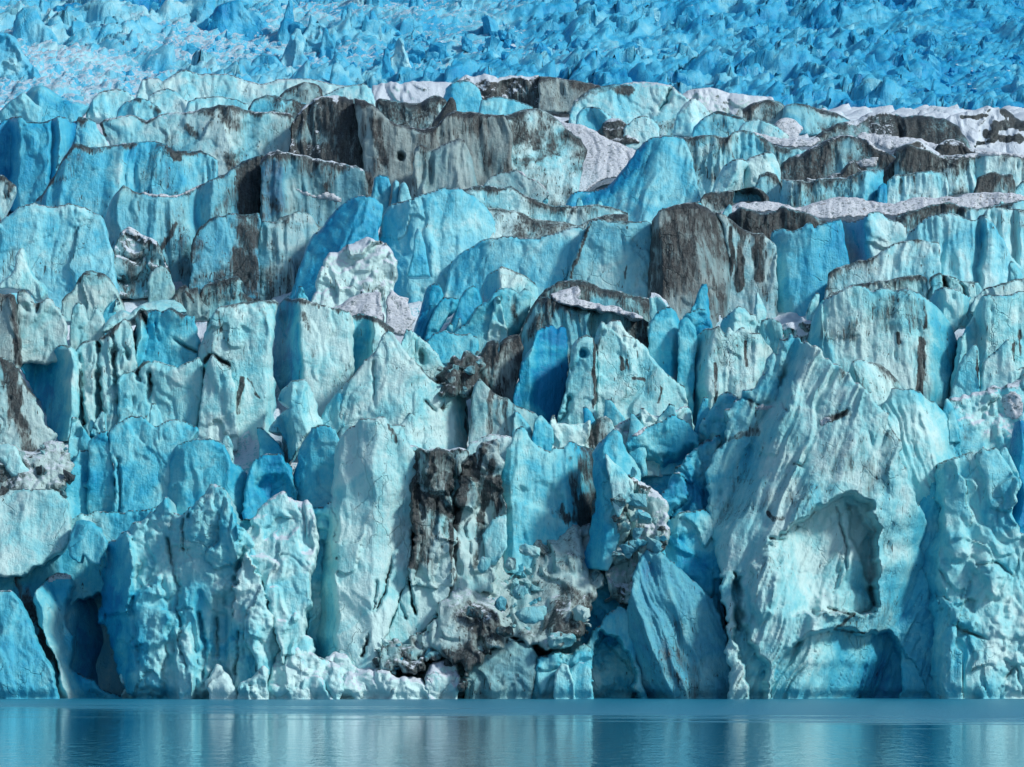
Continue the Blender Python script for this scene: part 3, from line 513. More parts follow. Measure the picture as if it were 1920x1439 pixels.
M('ice_slab', 5, 521, '-130,1130 -100,950 -85,850 0,740 80,660 160,570 222,480 265,415 300,450 360,540 430,610 470,660 520,690 560,720 640,740 690,740 702,830 716,1010 700,1130', 'big smooth triangular ice slab with one peak, in the centre of the terrace', st='s', b=.25, d=.1, g=.08, R=6, jag=2, crest=.25, lean=.25, folds=[(-130, 2, .1), (0, 0), (180, 0), (420, -.8), (640, 1.2, .1), (716, 4, .2)], cracks=[('180,600 182,740 190,860', 1.6, .7), ('440,590 470,650 540,710', 3, 1.5, .6), ('570,860 640,840 690,835', 2.5, 1, .5), ('470,820 530,870', 2, .7, .4)], strips=[('570,790 580,870 575,960', 7, .4), ('700,750 712,1000', 5, .5)])
M('ice_slab', 5, 519, '715,1060 728,900 730,800 745,730 768,690 785,690 810,720 850,765 900,790 940,800 980,840 1030,860 1090,880 1130,915 1170,960 1140,1060', 'grey slab with dark vertical brown stripes, right of the big triangular slab', st='f', b=.2, d=.12, g=.4, R=5, jag=1.5, crest=.2, amp=.5, strips=[('845,770 835,1030', 7, .6), ('890,790 880,1030', 6, .65), ('925,800 920,1030', 6, .6), ('960,830 955,1000', 3, .3), ('730,800 725,1000', 5, .4)])
M('ice_spire', 5, 515, '1060,1110 1080,980 1090,930 1120,895 1160,930 1192,950 1200,1050 1180,1110', 'small bright blue ice tooth right of the striped grey slab', st='s', b=.5, d=.02, R=6, jag=1.5, crest=0)
M('ice_slab', 5, 517, '1150,1130 1175,930 1192,880 1202,930 1212,950 1250,945 1300,950 1370,945 1400,925 1400,1010 1340,1130', 'low ragged pale ice band under the pillar with a hole', st='r', b=.2, d=.1, R=6, jag=2, crest=0)
M('ice_slab', 5, 534, '860,860 885,700 888,490 920,465 950,448 1000,440 1030,520 1010,620 985,720 960,860', 'thin dark grey dirty ice slab left of the blue finger slab', st='f', b=.15, d=.45, g=.75, R=5, jag=1.5, crest=.4, amp=.6, strips=[('990,460 990,600', 7, .5)])
M('ice_slab', 5, 532, '700,800 742,640 760,570 800,515 840,472 882,480 892,620 882,790', 'blackened ice wedge at the dark cleft in the centre of the terrace', st='s', b=.35, d=.62, g=.3, R=5, jag=2, crest=.6, strips=[('770,640 800,690 850,760', 6, .5), ('720,620 760,640', 12, .6)])
M('ice_wall', 5, 527, '940,960 965,790 1000,700 1010,600 1050,540 1075,510 1100,420 1130,398 1165,388 1190,385 1212,412 1240,385 1265,405 1275,600 1262,760 1240,860 1190,960', 'hollow blue ice slab with three rounded finger tips below the dark striped block', st='f', b=.5, d=.05, R=7, jag=1.5, crest=.05, amp=.55, folds=[(940, 1, .1), (1000, 1, 0), (1060, .5, -.2), (1110, 1.8, .1), (1220, 3.2, .4), (1270, 4, .4)], bl=[('1000,640 1240,640 1250,860 1190,920 1080,880 960,800', .35, 25)])
M('ice_pillar', 5, 524, '1200,990 1215,900 1262,760 1278,640 1300,500 1340,460 1380,443 1420,465 1436,560 1440,900 1425,990', 'pale ice pillar pierced by a small round blue hole, beside a dark dirt stripe', st='s', b=.25, d=.06, R=10, jag=1.5, crest=.15, strips=[('1425,470 1428,700 1415,950', 5.5, .8)], carve=[('1350,528 1370,528 1382,542 1384,558 1374,572 1356,575 1343,566 1340,545', 1.5, 6, .55)], cracks=[('1345,575 1290,640', 4, .8), ('1280,800 1270,880 1230,930', 5, 1.5)])
M('ice_slab', 5, 526, '1405,1010 1425,900 1430,700 1425,480 1440,400 1465,362 1490,392 1530,353 1572,360 1600,420 1640,455 1700,495 1740,565 1790,620 1840,670 1900,720 1930,735 1950,850 1989,960 1980,1010', 'large white triangular ice slab with a two pointed top, right of the holed pillar', st='s', b=.16, d=.12, R=6, jag=2, crest=.1, lean=.18, folds=[(1405, 2), (1435, 0), (1800, 0), (1990, 2.5, .1)], strips=[('1570,575 1580,640', 5, .55), ('1600,590 1610,640', 3, .5), ('1640,690 1700,695', 3, .55), ('1580,450 1650,465', 3, .4), ('1800,750 1785,830', 4, .5), ('1425,500 1425,960', 3.5, .5)])
M('ice_block', 5, 539, '900,760 990,560 1000,450 1040,350 1075,280 1110,225 1170,228 1260,270 1340,285 1400,292 1500,300 1600,320 1690,350 1740,380 1765,560 1765,760', 'dark striped block with a snowy ledge on top, behind the hollow blue finger slab', st='f', b=.38, d=.36, g=.3, R=6, jag=1.5, amp=.8, crest=.5, folds=[(990, 3), (1110, 0), (1390, 0), (1410, 2.5), (1500, .5), (1740, 1)])
M('ice_wall', 5, 545, '1000,460 1060,300 1110,225 1150,182 1200,160 1240,142 1300,135 1380,140 1430,160 1470,182 1530,190 1600,210 1690,226 1735,235 1750,300 1745,460', 'low dark grey ice wall with a curved black rimmed crest above the snowy ledge', st='f', b=.32, d=.34, g=.35, R=5, jag=1.5, crest=.9, amp=.7)
ice('snow_bank', 5, 541.5, '1165,235 1240,200 1330,172 1345,205 1310,240 1330,255 1400,262 1480,285 1560,290 1640,318 1705,352 1680,362 1600,335 1500,312 1390,300 1260,278', 'narrow snowy ledge on the dark striped block in the centre', 'snow bank', st='r', b=0, d=.3, sn=1, R=6, jag=2.5, lean=1.6, crest=.2, T=3, mat=M_SNOW, group='snow ledges')
M('ice_block', 5, 540, '1720,460 1735,300 1728,240 1740,203 1765,208 1790,220 1825,250 1850,282 1850,460', 'small snow speckled block at the right end of the dark striped block', st='s', b=.25, d=.2, sn=.6, R=6, jag=2)
M('ice_slab', 5, 533, '1700,760 1735,380 1770,320 1810,290 1840,278 1880,310 1912,400 1925,500 1935,760', 'tall smooth blue slab with a rounded top behind the large white triangular slab', st='s', b=.5, d=.03, R=8, jag=1.5, crest=.05, folds=[(1700, 0), (1860, 0), (1935, 3.5, .3)])
M('ice_fin', 0, 530, '1268,800 1272,680 1272,620 1276,600 1287,593 1303,610 1308,640 1302,690 1300,800', 'slim pale ice fin beside a dark blue gap, left of the jagged fluted block', st='s', b=.4, d=.03, R=5, jag=1.5, crest=0)
M('ice_block', 6, 528, '55,1010 55,700 68,450 100,430 130,412 160,410 190,392 212,385 225,415 240,432 252,405 262,388 275,415 292,430 315,408 345,398 365,420 380,432 430,430 455,460 470,490 512,540 485,600 445,690 380,780 330,820 250,900 240,1010', 'jagged topped fluted pale block left of the spire of the great buttress', st='f', b=.22, d=.14, R=6, jag=2.5, crest=.1, folds=[(55, 4, .45), (130, 0.3, .1), (150, 0), (420, 0), (515, 3)], strips=[('180,610 190,880', 4, .6), ('355,480 358,620', 3.5, .5)])
M('ice_block', 6, 540, '-20,520 0,340 20,322 60,305 90,290 130,300 165,380 180,520', 'teal ice cap peeping out behind the jagged fluted block', st='s', b=.55, d=.04, R=8, jag=1.5)
M('ice_block', 6, 537, '190,520 212,385 255,330 300,290 325,283 345,292 372,322 395,330 410,330 428,440 430,520', 'pale two humped ice cap with a blue left side behind the jagged fluted block', st='s', b=.3, d=.05, R=8, jag=2, crest=.1, folds=[(190, 3, .35), (290, 0), (430, 1)])
M('ice_block', 6, 537, '420,560 430,430 440,362 480,345 540,372 556,400 560,560', 'greyish fluted stump right of the two humped ice cap', st='f', b=.3, d=.2, g=.2, R=6, jag=2, crest=.2)
M('ice_block', 6, 538, '550,560 560,400 600,375 640,372 665,340 690,365 720,380 730,560', 'snowy crumbled ice in the gap left of the big round slab', st='r', b=.2, d=.25, sn=.8, R=8, jag=4)
M('ice_dome', 6, 529, '660,760 690,470 715,420 730,350 770,270 810,235 850,210 900,190 930,175 960,165 1000,165 1025,172 1060,200 1100,185 1150,180 1200,190 1250,180 1290,185 1330,200 1400,250 1440,295 1480,340 1530,420 1548,480 1532,600 1505,700 1490,800 1470,860 1200,860', 'broad dome topped ice slab with regular vertical flutes and one black stripe, at the right', st='f', b=.22, d=.2, g=.04, R=16, jag=1.5, amp=.8, crest=.08, folds=[(660, 7, .4), (770, 1, .1), (850, 0), (1370, 0), (1400, .6, .25), (1548, 5, .4)], strips=[('1345,480 1335,620 1325,780', 7, .75), ('1360,250 1365,400', 4, .4), ('1205,440 1208,490', 4, .7)])
M('ice_dome', 6, 517, '880,900 935,650 950,600 975,582 1000,578 1040,600 1080,602 1120,612 1160,640 1190,670 1235,740 1200,800 1170,900', 'rounded ice hump streaked with dirt, in front of the dome topped slab', st='f', b=.22, d=.3, R=14, jag=1.5, crest=.05, slant=-.3, folds=[(900, 4, .3), (990, 0), (1235, 2)])
M('ice_wall', 6, 546, '700,400 830,210 900,190 960,158 1020,150 1080,142 1130,140 1180,130 1240,118 1290,110 1372,120 1385,240 1400,400', 'fluted ice wall just above the dome topped slab', st='f', b=.28, d=.2, R=6, jag=1.5, crest=.3)
M('ice_wall', 6, 545, '1365,400 1378,240 1392,120 1415,105 1440,94 1475,105 1500,110 1540,125 1570,140 1610,145 1645,140 1655,400', 'pale blue wall with dark seams right of the fluted wall above the dome', st='s', b=.32, d=.15, R=6, jag=2, crest=.3, cracks=[('1470,110 1475,200', 3, 1.5, .3), ('1380,130 1385,240', 3, 2, .4), ('1560,140 1600,230', 3, 1.5)])
M('ice_block', 6, 534, '1380,420 1392,240 1420,192 1450,180 1480,175 1540,190 1580,215 1622,232 1605,310 1580,360 1550,412 1520,440', 'smooth rounded blue block wedged beside the right shoulder of the dome topped slab', st='s', b=.42, d=.02, R=14, jag=1.5, crest=.05, folds=[(1380, 4, .3), (1460, 0), (1560, 0), (1622, 4, .4)])
M('ice_wall', 6, 529, '1480,860 1512,690 1530,600 1548,470 1600,390 1640,330 1660,270 1682,230 1720,208 1760,215 1800,220 1860,215 1919,198 2140,190 2140,860', 'broad pale blue ice wall cut by the right edge, right of the dome topped slab', st='f', b=.36, d=.1, R=8, jag=2.5, amp=.9, crest=.1, folds=[(1480, 3), (1560, 0, .05), (1640, 2), (1690, -.5, 0), (2140, 0)], strips=[('1850,500 1855,650', 4, .65), ('1890,420 1900,560', 4, .4)])
M('ice_slab', 6, 522, '1490,830 1532,690 1555,610 1585,555 1625,515 1650,490 1662,560 1668,650 1672,830', 'pale leaning ice slab with a beaded dark seam near the right edge', st='s', b=.28, d=.06, R=6, jag=1.5, crest=.05, strips=[('1660,500 1665,750', 3, .6)])
M('ice_wall', 6, 521, '1680,830 1690,600 1720,560 1780,520 1830,465 1850,560 1870,650 1919,620 2140,560 2140,830', 'low pale wall with a stepped top in front of the right edge wall', st='f', b=.32, d=.12, R=7, jag=2.5, crest=.1)
M('ice_wall', 6, 541, '1620,320 1645,230 1690,190 1720,172 1780,160 1830,150 1919,125 2140,110 2140,320', 'flat topped pale ice shelf at the right edge above the pale blue wall', st='s', b=.2, d=.15, R=6, jag=2, crest=.5)
M('ice_block', 6, 517, '1440,1120 1470,860 1500,810 1530,790 1580,775 1640,765 1705,770 1740,730 1800,745 1850,720 1919,660 2140,620 2140,1200 1800,1200', 'jumbled pale ice with a snowy patch at the right edge, above the knobbly buttress', st='r', b=.3, d=.16, sn=.45, R=12, jag=4, crest=.3, lean=.4, snow=['1800,780 1860,760 1900,800 1910,880 1860,930 1810,900 1795,830'])
M('ice_fin', 0, 514, '1770,830 1772,800 1768,770 1775,745 1783,752 1790,770 1795,800 1800,830', 'tiny pale ice tooth at the lower right of the dome topped slab', st='s', b=.3, d=.02, R=4, jag=1, crest=0)
M('ice_wall', 0, 518, '1290,960 1300,850 1310,800 1330,770 1345,745 1362,735 1385,745 1370,800 1360,850 1350,960', 'blue broken ice in the gap left of the great buttress', st='r', b=.5, d=.06, R=10, jag=3, crest=.1)
M('ice_slab', 0, 520, '1145,880 1155,830 1150,800 1170,790 1200,775 1230,780 1265,770 1290,760 1300,790 1300,880', 'low pale ice sill below the white triangular slab', st='r', b=.25, d=.1, sn=.35, R=8, jag=3, crest=.1)
M('ice_slab', 0, 518, '1085,870 1100,810 1118,785 1135,780 1148,790 1155,810 1165,830 1150,870', 'pale stump with a brown stripe at the foot of the pillar with a hole', st='s', b=.2, d=.25, g=.1, R=8, jag=2, crest=.1, strips=[('1113,790 1110,860', 9, .6)])
M('ice_wall', 0, 516, '860,900 872,850 880,830 905,818 935,815 960,820 975,830 985,900', 'flat pale ice cap behind the ribbed grey pillar', st='s', b=.2, d=.1, R=6, jag=2, crest=.3, sn=.4)
M('ice_block', 0, 514, '605,960 612,850 640,835 700,825 760,838 790,840 860,840 880,850 880,960', 'dirty ice saddle between the tall green pillar and the triangular slab', st='r', b=.3, d=.35, g=.2, R=10, jag=3, sn=.4)
# behind the middle terrace
GB = 'ice fins and hummocks behind the middle terrace'
def B(*a, **k): k['d'] = k.get('d', .12)*1.25+.03; k.setdefault('group', GB); return ice(*a, **k)
B('ice_spire', 4, 545, '-160,280 -20,190 0,160 30,130 70,100 85,60 92,0 110,-40 130,-45 150,50 190,110 250,160 267,210 240,250 200,260 165,200 100,195 60,190 0,190', 'clean white blue ice pinnacle with a curved shoulder at the left edge', st='s', b=.25, d=0, R=12, jag=1.5, crest=0)
B('ice_slab', 4, 549, '330,380 350,250 410,190 440,120 480,85 520,78 590,100 640,160 672,230 705,310 700,380', 'grey arch topped slab with dark rim at the left behind the middle terrace', st='s', b=.25, d=.22, g=.3, R=10, jag=1.5, crest=.5)
B('ice_spire', 4, 551, '820,330 835,240 830,150 860,80 900,50 930,55 960,110 985,180 975,330', 'rounded pale grey ice tooth standing among lower slabs at the left', st='s', b=.2, d=.1, g=.35, R=9, jag=1.5, crest=.1)
B('ice_slab', 4, 547, '940,360 960,240 1000,180 1040,160 1060,188 1110,170 1122,220 1180,310 1170,360', 'low brownish grey ice slab right of the pale grey tooth', st='s', b=.15, d=.2, g=.7, R=6, jag=1.5, crest=.3, strips=[('1040,200 1100,260', 3, .5)])
B('ice_slab', 4, 550, '1110,360 1120,230 1150,170 1230,130 1290,118 1330,110 1370,150 1365,200 1425,245 1400,360', 'blue grey slab with a dark arched rim left of the black banded wall', st='s', b=.35, d=.22, g=.2, R=7, jag=2, crest=.5)
B('ice_spire', 4, 539, '380,560 395,470 402,370 412,300 430,266 450,262 472,272 485,330 500,370 522,330 540,290 570,312 592,370 590,560', 'pair of small rounded ice fingers with a saddle between, behind the hollow blue wall', st='s', b=.25, d=.1, g=.2, R=8, jag=1.2, crest=.05)
ice('snow_bank', 4, 538, '560,440 590,380 620,332 680,300 735,318 770,290 810,262 850,250 900,240 945,240 1010,258 1055,312 1000,330 900,320 840,310 790,320 740,370 690,380 600,420', 'smooth pale blue snow drift curling over the top of the left terrace', 'snow bank', st='s', b=.3, d=.05, sn=.2, R=14, jag=1.5, lean=1.2, crest=0, group='snow ledges')
B('ice_dome', 0, 566, '570,620 588,560 598,510 608,487 640,470 667,452 690,447 715,455 735,470 747,490 747,520 740,560 745,620', 'snow speckled pale ice hummock below the big smooth blue slab', st='r', b=.12, d=.16, sn=.6, R=16, jag=3, crest=.2, amp=.8)
B('snow_block', 5, 546, '-80,400 -60,290 0,270 60,232 110,215 150,205 220,208 226,320 240,345 232,400', 'flat topped white snowy ice block, left of a narrow blue slot', st='s', b=0, d=.08, sn=.9, R=5, jag=2, crest=.05, lean=.6, mat=M_SNOW)
B('snow_block', 5, 545, '240,400 248,350 255,230 275,200 292,188 320,222 350,230 382,236 385,285 395,330 420,345 400,410 365,440 310,440', 'white snowy ice block with a black crack, right of the narrow blue slot', st='s', b=0, d=.1, sn=.9, R=5, jag=3, crest=.05, lean=.5, mat=M_SNOW)
B('ice_fin', 5, 553, '395,480 405,420 425,360 460,260 482,180 520,152 555,165 577,222 562,290 520,330 500,400 490,480', 'blue rounded ice fin leaning right, leftmost of the blue fins in the centre', st='s', b=.62, d=.03, R=10, jag=1.2, crest=.05, slant=.5, folds=[(395, 2, .2), (500, 0), (577, 1, -.2)])
B('ice_fin', 5, 550, '460,480 482,400 520,310 545,262 572,230 620,228 662,240 645,300 600,330 575,370 550,410 540,480', 'blue ice fin with a flat top, second from the left of the blue fins', st='s', b=.58, d=.06, R=9, jag=1.5, crest=.1, slant=.5)
B('ice_fin', 5, 555, '540,520 590,410 622,350 640,280 665,240 690,200 742,163 772,190 792,250 785,310 730,340 690,400 660,520', 'broad smooth blue ice fin in front of the peaked block in the centre', st='s', b=.68, d=.02, R=12, jag=1.2, crest=.02, slant=.5)
B('ice_block', 5, 558, '770,380 780,240 790,170 820,110 860,78 900,53 930,65 960,75 1000,95 1040,110 1090,150 1108,185 1100,380', 'peaked ice block with a deep blue left face and a white right face', st='s', b=.15, d=.14, R=5, jag=1.5, crest=.25, folds=[(770, 8, .8), (885, .8, .7), (908, 0, 0), (1110, 1)])
B('ice_ridge', 5, 547, '430,560 500,500 600,455 660,410 700,380 730,335 750,300 790,270 830,240 860,205 890,180 950,178 985,192 1000,205 1030,175 1055,182 1072,230 1050,330 1010,430 960,470 900,560', 'long slanting blue ice ridge with a grey upper flank right of the blue fins', st='s', b=.52, d=.1, g=.1, R=10, jag=1.5, crest=.2, slant=.8, folds=[(430, 3, .15), (640, 0), (900, 0, -.2), (1070, 2)], strips=[('980,230 940,400 880,500', 12, .35)])
B('ice_ridge', 5, 541, '440,620 480,470 520,430 580,415 612,430 650,440 720,430 765,455 770,520 755,620', 'low pale blue ice ledge below the blue fins', st='s', b=.42, d=.05, R=14, jag=2, crest=.05, lean=.6)
# ---------------------------------------------------------------- the upper wall
GU = 'seracs of the upper wall'
def U(*a, **k): k.setdefault('mat', M_UP); k['d'] = k.get('d', .12)*1.25+.03; k.setdefault('group', GU); return ice(*a, **k)
U('ice_dome', 0, 576, '-60,620 -60,460 -20,440 10,410 35,388 65,380 95,387 127,380 160,387 187,403 200,430 212,470 217,520 235,620', 'wide blue dome of ice pitted with dark specks at the left edge', st='s', b=.45, d=.13, R=12, jag=2, crest=.2, strips=[('70,400 65,420', 6, .2)])
U('ice_wall', 0, 592, '190,600 195,430 205,385 215,365 232,348 260,362 320,367 350,357 375,345 400,335 425,322 440,310 475,295 494,290 496,400 486,600', 'blue grey ice wall ending in a broad black dirt band, at the upper left', st='f', b=.48, d=.2, g=.15, R=8, jag=2, crest=.4, amp=.8, folds=[(190, 3, .1), (225, 0), (345, 0), (370, 2, .1), (400, 0), (494, 3)], strips=[('474,300 470,400 466,560', 21, .95), ('330,420 300,470', 5, .4), ('262,380 250,430', 4, .3)], snow=['238,346 262,358 290,364 320,362 350,352 385,328 394,322 390,332 360,360 330,372 285,370 250,356'])
U('ice_block', 0, 584, '355,560 362,450 372,430 393,410 430,400 455,402 486,400 486,560', 'low blue grey block with a dirty right end in front of the black banded wall', st='s', b=.4, d=.32, g=.2, R=7, jag=2, crest=.5, strips=[('465,410 462,520', 20, .6)])
U('ice_wall', 0, 593, '488,470 488,300 505,285 520,280 545,287 580,292 600,298 640,305 680,318 694,370 660,392 620,410 600,470', 'grey ice wall with a blue left strip, right of the black banded wall', st='f', b=.3, d=.32, g=.5, R=7, jag=2, crest=.6, sn=.4, amp=.8, bl=[('490,300 520,300 532,320 535,400 490,420', .5, 6)], folds=[(488, 0), (530, 0), (545, 1.5), (690, 0)], snow=['545,345 565,358 590,366 612,360 640,372 640,380 600,375 570,368'])
U('ice_block', 0, 585, '475,600 484,440 492,413 513,416 533,403 560,396 577,400 590,415 600,425 596,445 585,480 575,600', 'brown grey fluted block with a pale right knob below the grey wall', st='f', b=.28, d=.3, g=.35, R=8, jag=1.5, crest=.3, folds=[(475, 1, .3), (505, 0, .1), (520, 0, 0), (600, 2)])
U('ice_slab', 0, 578, '530,600 548,540 565,490 580,450 600,430 620,405 640,385 655,373 672,367 700,369 718,383 716,410 708,430 712,470 716,600', 'big smooth bright blue ice slab sloping down to the left, in the upper centre', st='s', b=.6, d=.05, R=10, jag=1.5, crest=.08, slant=.5, folds=[(530, 6, .1), (620, 0), (700, 0, -.1), (718, 2)])
U('ice_dome', 0, 582, '700,640 706,480 712,430 718,400 730,385 750,377 775,372 800,362 830,351 860,350 885,363 905,380 922,400 932,440 928,500 900,640', 'large rounded cyan ice slab streaked with dark specks, right of the bright blue slab', st='s', b=.4, d=.09, R=12, jag=1.5, crest=.1, folds=[(700, 4, .1), (770, 0, 0), (860, 0, -.1), (932, 2.5, -.1)], cracks=[('710,430 706,480 700,520', 3, 1.5)])
U('ice_fin', 2, 574, '370,1560 400,1440 412,1330 425,1285 440,1285 460,1340 480,1439 500,1560', 'small smooth blue ice tooth in front of the large rounded cyan slab', st='s', b=.5, d=0, R=6, jag=1, crest=0)
U('ice_ridge', 0, 589, '850,470 862,358 885,350 905,348 935,350 957,347 972,356 985,366 1010,376 1035,385 1062,384 1090,386 1120,383 1160,390 1178,400 1170,470', 'pale ridge with a thin black crest right of the large rounded slab', st='s', b=.2, d=.22, R=7, jag=1.5, crest=.4)
U('ice_ridge', 0, 585, '870,520 890,400 915,388 940,390 975,398 1005,410 1050,415 1085,423 1110,410 1150,400 1178,403 1175,520', 'white ice slope slashed with black dirt streaks in the upper centre', st='s', b=.12, d=.42, R=8, jag=1.5, crest=.2, slant=.6, lean=.5)
U('ice_ridge', 0, 577, '815,640 830,560 845,490 870,470 905,450 940,443 975,447 1010,447 1040,437 1085,423 1100,430 1092,480 1064,530 1010,640', 'bulging pale blue ice apron below the dirt slashed slope', st='s', b=.42, d=.1, R=14, jag=2, crest=.15, slant=.5, folds=[(815, 3, .15), (880, 0), (1100, 0)], strips=[('1075,500 1058,530', 4, .4), ('1030,470 1040,500', 3, .3)])
U('ice_block', 0, 574, '1050,610 1062,530 1083,470 1095,440 1107,413 1120,410 1140,415 1165,412 1190,415 1213,412 1223,420 1222,480 1216,610', 'smooth grey blue ice block with a dark left edge beside the dark grey pillar', st='s', b=.33, d=.1, g=.22, R=6, jag=1.5, crest=.25, lean=.12, strips=[('1104,420 1085,480 1070,520', 4, .55), ('1175,500 1165,540', 3, .4)])
U('ice_pillar', 0, 570, '1212,640 1218,470 1222,415 1235,395 1250,390 1265,383 1280,380 1305,377 1325,387 1343,400 1357,420 1363,450 1370,490 1376,640', 'broad dark grey ice pillar with a rounded top, in the upper right centre', st='f', b=.25, d=.36, g=.85, R=9, jag=1.2, crest=.4, amp=.7, folds=[(1212, 3), (1240, 0), (1310, 0), (1376, 4, .3)], strips=[('1220,420 1216,540', 6, .6), ('1262,390 1255,500', 4, .3)])
U('ice_wall', 0, 573, '1360,600 1366,500 1356,430 1342,398 1362,404 1378,418 1393,430 1413,437 1430,436 1442,448 1455,463 1458,600', 'pale wall with bold black vertical stripes right of the dark grey pillar', st='f', b=.2, d=.3, g=.3, R=6, jag=1.5, crest=.4, strips=[('1392,430 1385,540', 7, .6), ('1425,440 1420,520', 11, .65), ('1372,430 1370,540', 4, .5), ('1448,470 1440,520', 4, .4)])
U('ice_wall', 0, 584, '1345,470 1358,425 1367,402 1387,388 1407,392 1425,400 1447,397 1467,384 1487,393 1513,400 1550,412 1545,470', 'dark fluted ice wall under the long snow ledge at the upper right', st='f', b=.28, d=.45, g=.5, R=6, jag=1.5, crest=.6, folds=[(1345, 3), (1400, 0), (1550, 0)])
U('ice_block', 0, 574, '1448,600 1455,530 1450,480 1444,445 1450,433 1467,428 1487,433 1507,425 1513,418 1521,417 1527,430 1537,420 1557,413 1577,410 1582,430 1590,480 1596,520 1600,600', 'bright turquoise ice block with small teeth along its top, at the upper right', st='f', b=.55, d=.05, R=7, jag=1.5, crest=.08, amp=.6, folds=[(1448, 3, -.2), (1480, .5, -.1), (1520, 0, 0), (1600, 1.5, .25)])
U('ice_block', 0, 576, '1575,600 1578,500 1577,413 1597,417 1620,410 1633,398 1650,396 1663,407 1680,413 1700,424 1700,470 1680,600', 'pale ice block with a deep blue left side, right of the toothed turquoise block', st='s', b=.2, d=.05, R=6, jag=1.5, crest=.1, folds=[(1575, 10, .75), (1620, .5, .6), (1632, 0, 0), (1700, 1)])
U('ice_wall', 0, 566, '1530,620 1545,560 1553,512 1570,500 1600,492 1633,483 1660,468 1690,452 1720,448 1760,455 1765,620', 'fine fluted pale ice apron below the toothed turquoise block', st='f', b=.2, d=.2, R=6, jag=2, crest=.2, amp=.7)
U('ice_wall', 0, 569, '1680,620 1690,470 1703,440 1725,417 1745,403 1780,397 1800,403 1815,410 1830,413 1838,404 1847,402 1863,420 1880,447 1893,480 1915,500 1932,525 1950,620', 'large fluted pale ice slab with a two step top at the upper right', st='f', b=.2, d=.15, R=7, jag=1.5, crest=.15, folds=[(1680, 3), (1720, 0), (1820, 0), (1832, 1.5, .2), (1845, -.5), (1950, 4, .1)])
U('ice_wall', 0, 579, '1840,560 1845,400 1855,390 1895,390 1920,393 2000,390 2000,560', 'pale blocky wall at the right edge under the long snow ledge', st='f', b=.2, d=.12, R=7, jag=1.5, crest=.1, folds=[(1840, 1), (1890, 0), (1900, 2), (1910, 0), (2000, 1)])
U('ice_wall', 0, 590, '1660,470 1680,405 1700,397 1747,383 1780,378 1813,390 1847,390 1880,380 1920,374 2000,368 2000,470', 'low fluted ice wall just below the long snow ledge', st='f', b=.25, d=.25, R=5, jag=1.5, crest=.4)
U('ice_block', 0, 583, '190,560 205,500 216,462 226,436 243,427 255,432 276,446 297,455 310,490 335,560', 'small dark dirty mound with a snowy cap right of the wide blue dome', st='r', b=.36, d=.26, g=.3, sn=.5, R=6, jag=2, crest=.6, snow=['222,446 234,431 246,430 262,440 255,447 240,442'])
# ---------------------------------------------------------------- the high wall
GH = 'seracs of the high wall'
def H(*a, **k): k.setdefault('mat', M_UP); k['d'] = k.get('d', .12)*1.25+.03; k.setdefault('group', GH); return ice(*a, **k)
H('ice_wall', 1, 640, '-160,1150 -160,700 0,690 60,660 110,648 150,680 250,680 330,650 370,660 400,700 435,680 436,740 400,830 345,900 310,1000 260,1060 205,1200', 'brilliant blue ice wall at the upper left edge', st='s', b=.72, d=.06, R=8, jag=2, crest=.2, lean=.3, folds=[(-160, 2, .1), (60, 5, .25), (110, 0, -.15), (280, 0, -.1), (300, 2), (340, 0, -.3), (430, 6, .3)], strips=[('150,682 250,686 330,652', 2.5, .6)])
H('ice_block', 1, 646, '395,900 412,820 432,720 440,655 490,660 530,680 560,740 600,800 625,840 620,900', 'small pale block with a dark brow right of the brilliant blue wall', st='s', b=.3, d=.12, R=6, jag=1.5, crest=.6)
H('ice_wall', 1, 662, '590,1000 620,830 580,760 560,700 590,675 640,665 680,650 760,650 830,670 900,640 980,630 1100,620 1200,600 1310,590 1380,620 1480,630 1560,630 1640,640 1690,760 1690,1000', 'long pale cyan ice wall with grey silty blotches under the crest at the upper left', st='s', b=.33, d=.18, g=.2, R=8, jag=2, crest=.4, lean=.35, sn=.35, strips=[('1250,680 1330,760 1320,850', 45, .22), ('1060,720 1100,770', 8, .3), ('565,700 590,770', 4, .6)], folds=[(590, 0, .1), (1000, 0, 0), (1300, -1, -.1), (1420, .5, .1), (1560, 0, -.2), (1690, 1)])
H('ice_wall', 0, 656, '530,370 542,300 545,240 555,215 570,198 590,184 615,180 640,180 664,184 676,240 685,310 688,370', 'black dirt covered ice wall flecked with snow, left of the grey brown wall', st='f', b=.2, d=.62, g=.6, sn=.6, R=8, jag=2, crest=.4, lean=.35, strips=[('655,190 660,310', 22, .6), ('615,190 620,300', 10, .2)])
H('ice_wall', 0, 651, '680,400 680,300 670,230 664,184 683,186 700,195 710,205 720,217 735,228 763,237 793,242 820,236 832,222 840,212 853,207 893,210 920,213 945,215 960,250 962,330 945,400', 'grey brown ice wall with a small round hole in the upper centre', st='f', b=.15, d=.2, g=.85, sn=.25, R=8, jag=1.5, crest=.5, lean=.25, amp=.8, carve=[('747,289 752,287 757,290 758,295 755,300 750,301 746,297', 2.0, 4, .3)], folds=[(664, 2), (700, 0), (870, 0), (900, .5, .1), (960, 0, .1)], strips=[('700,210 720,300', 9, .3), ('905,240 910,300', 18, .3)])
H('ice_slab', 0, 640, '760,430 772,340 778,277 790,270 800,274 807,283 820,278 833,270 848,263 860,258 870,263 880,283 887,307 897,350 890,430', 'fluted grey slab with a notched top standing in front of the grey brown wall', st='f', b=.22, d=.2, g=.65, R=7, jag=1.5, crest=.3, folds=[(760, 2), (780, 0), (808, 1.5, .1), (860, 0), (897, 2, .2)])
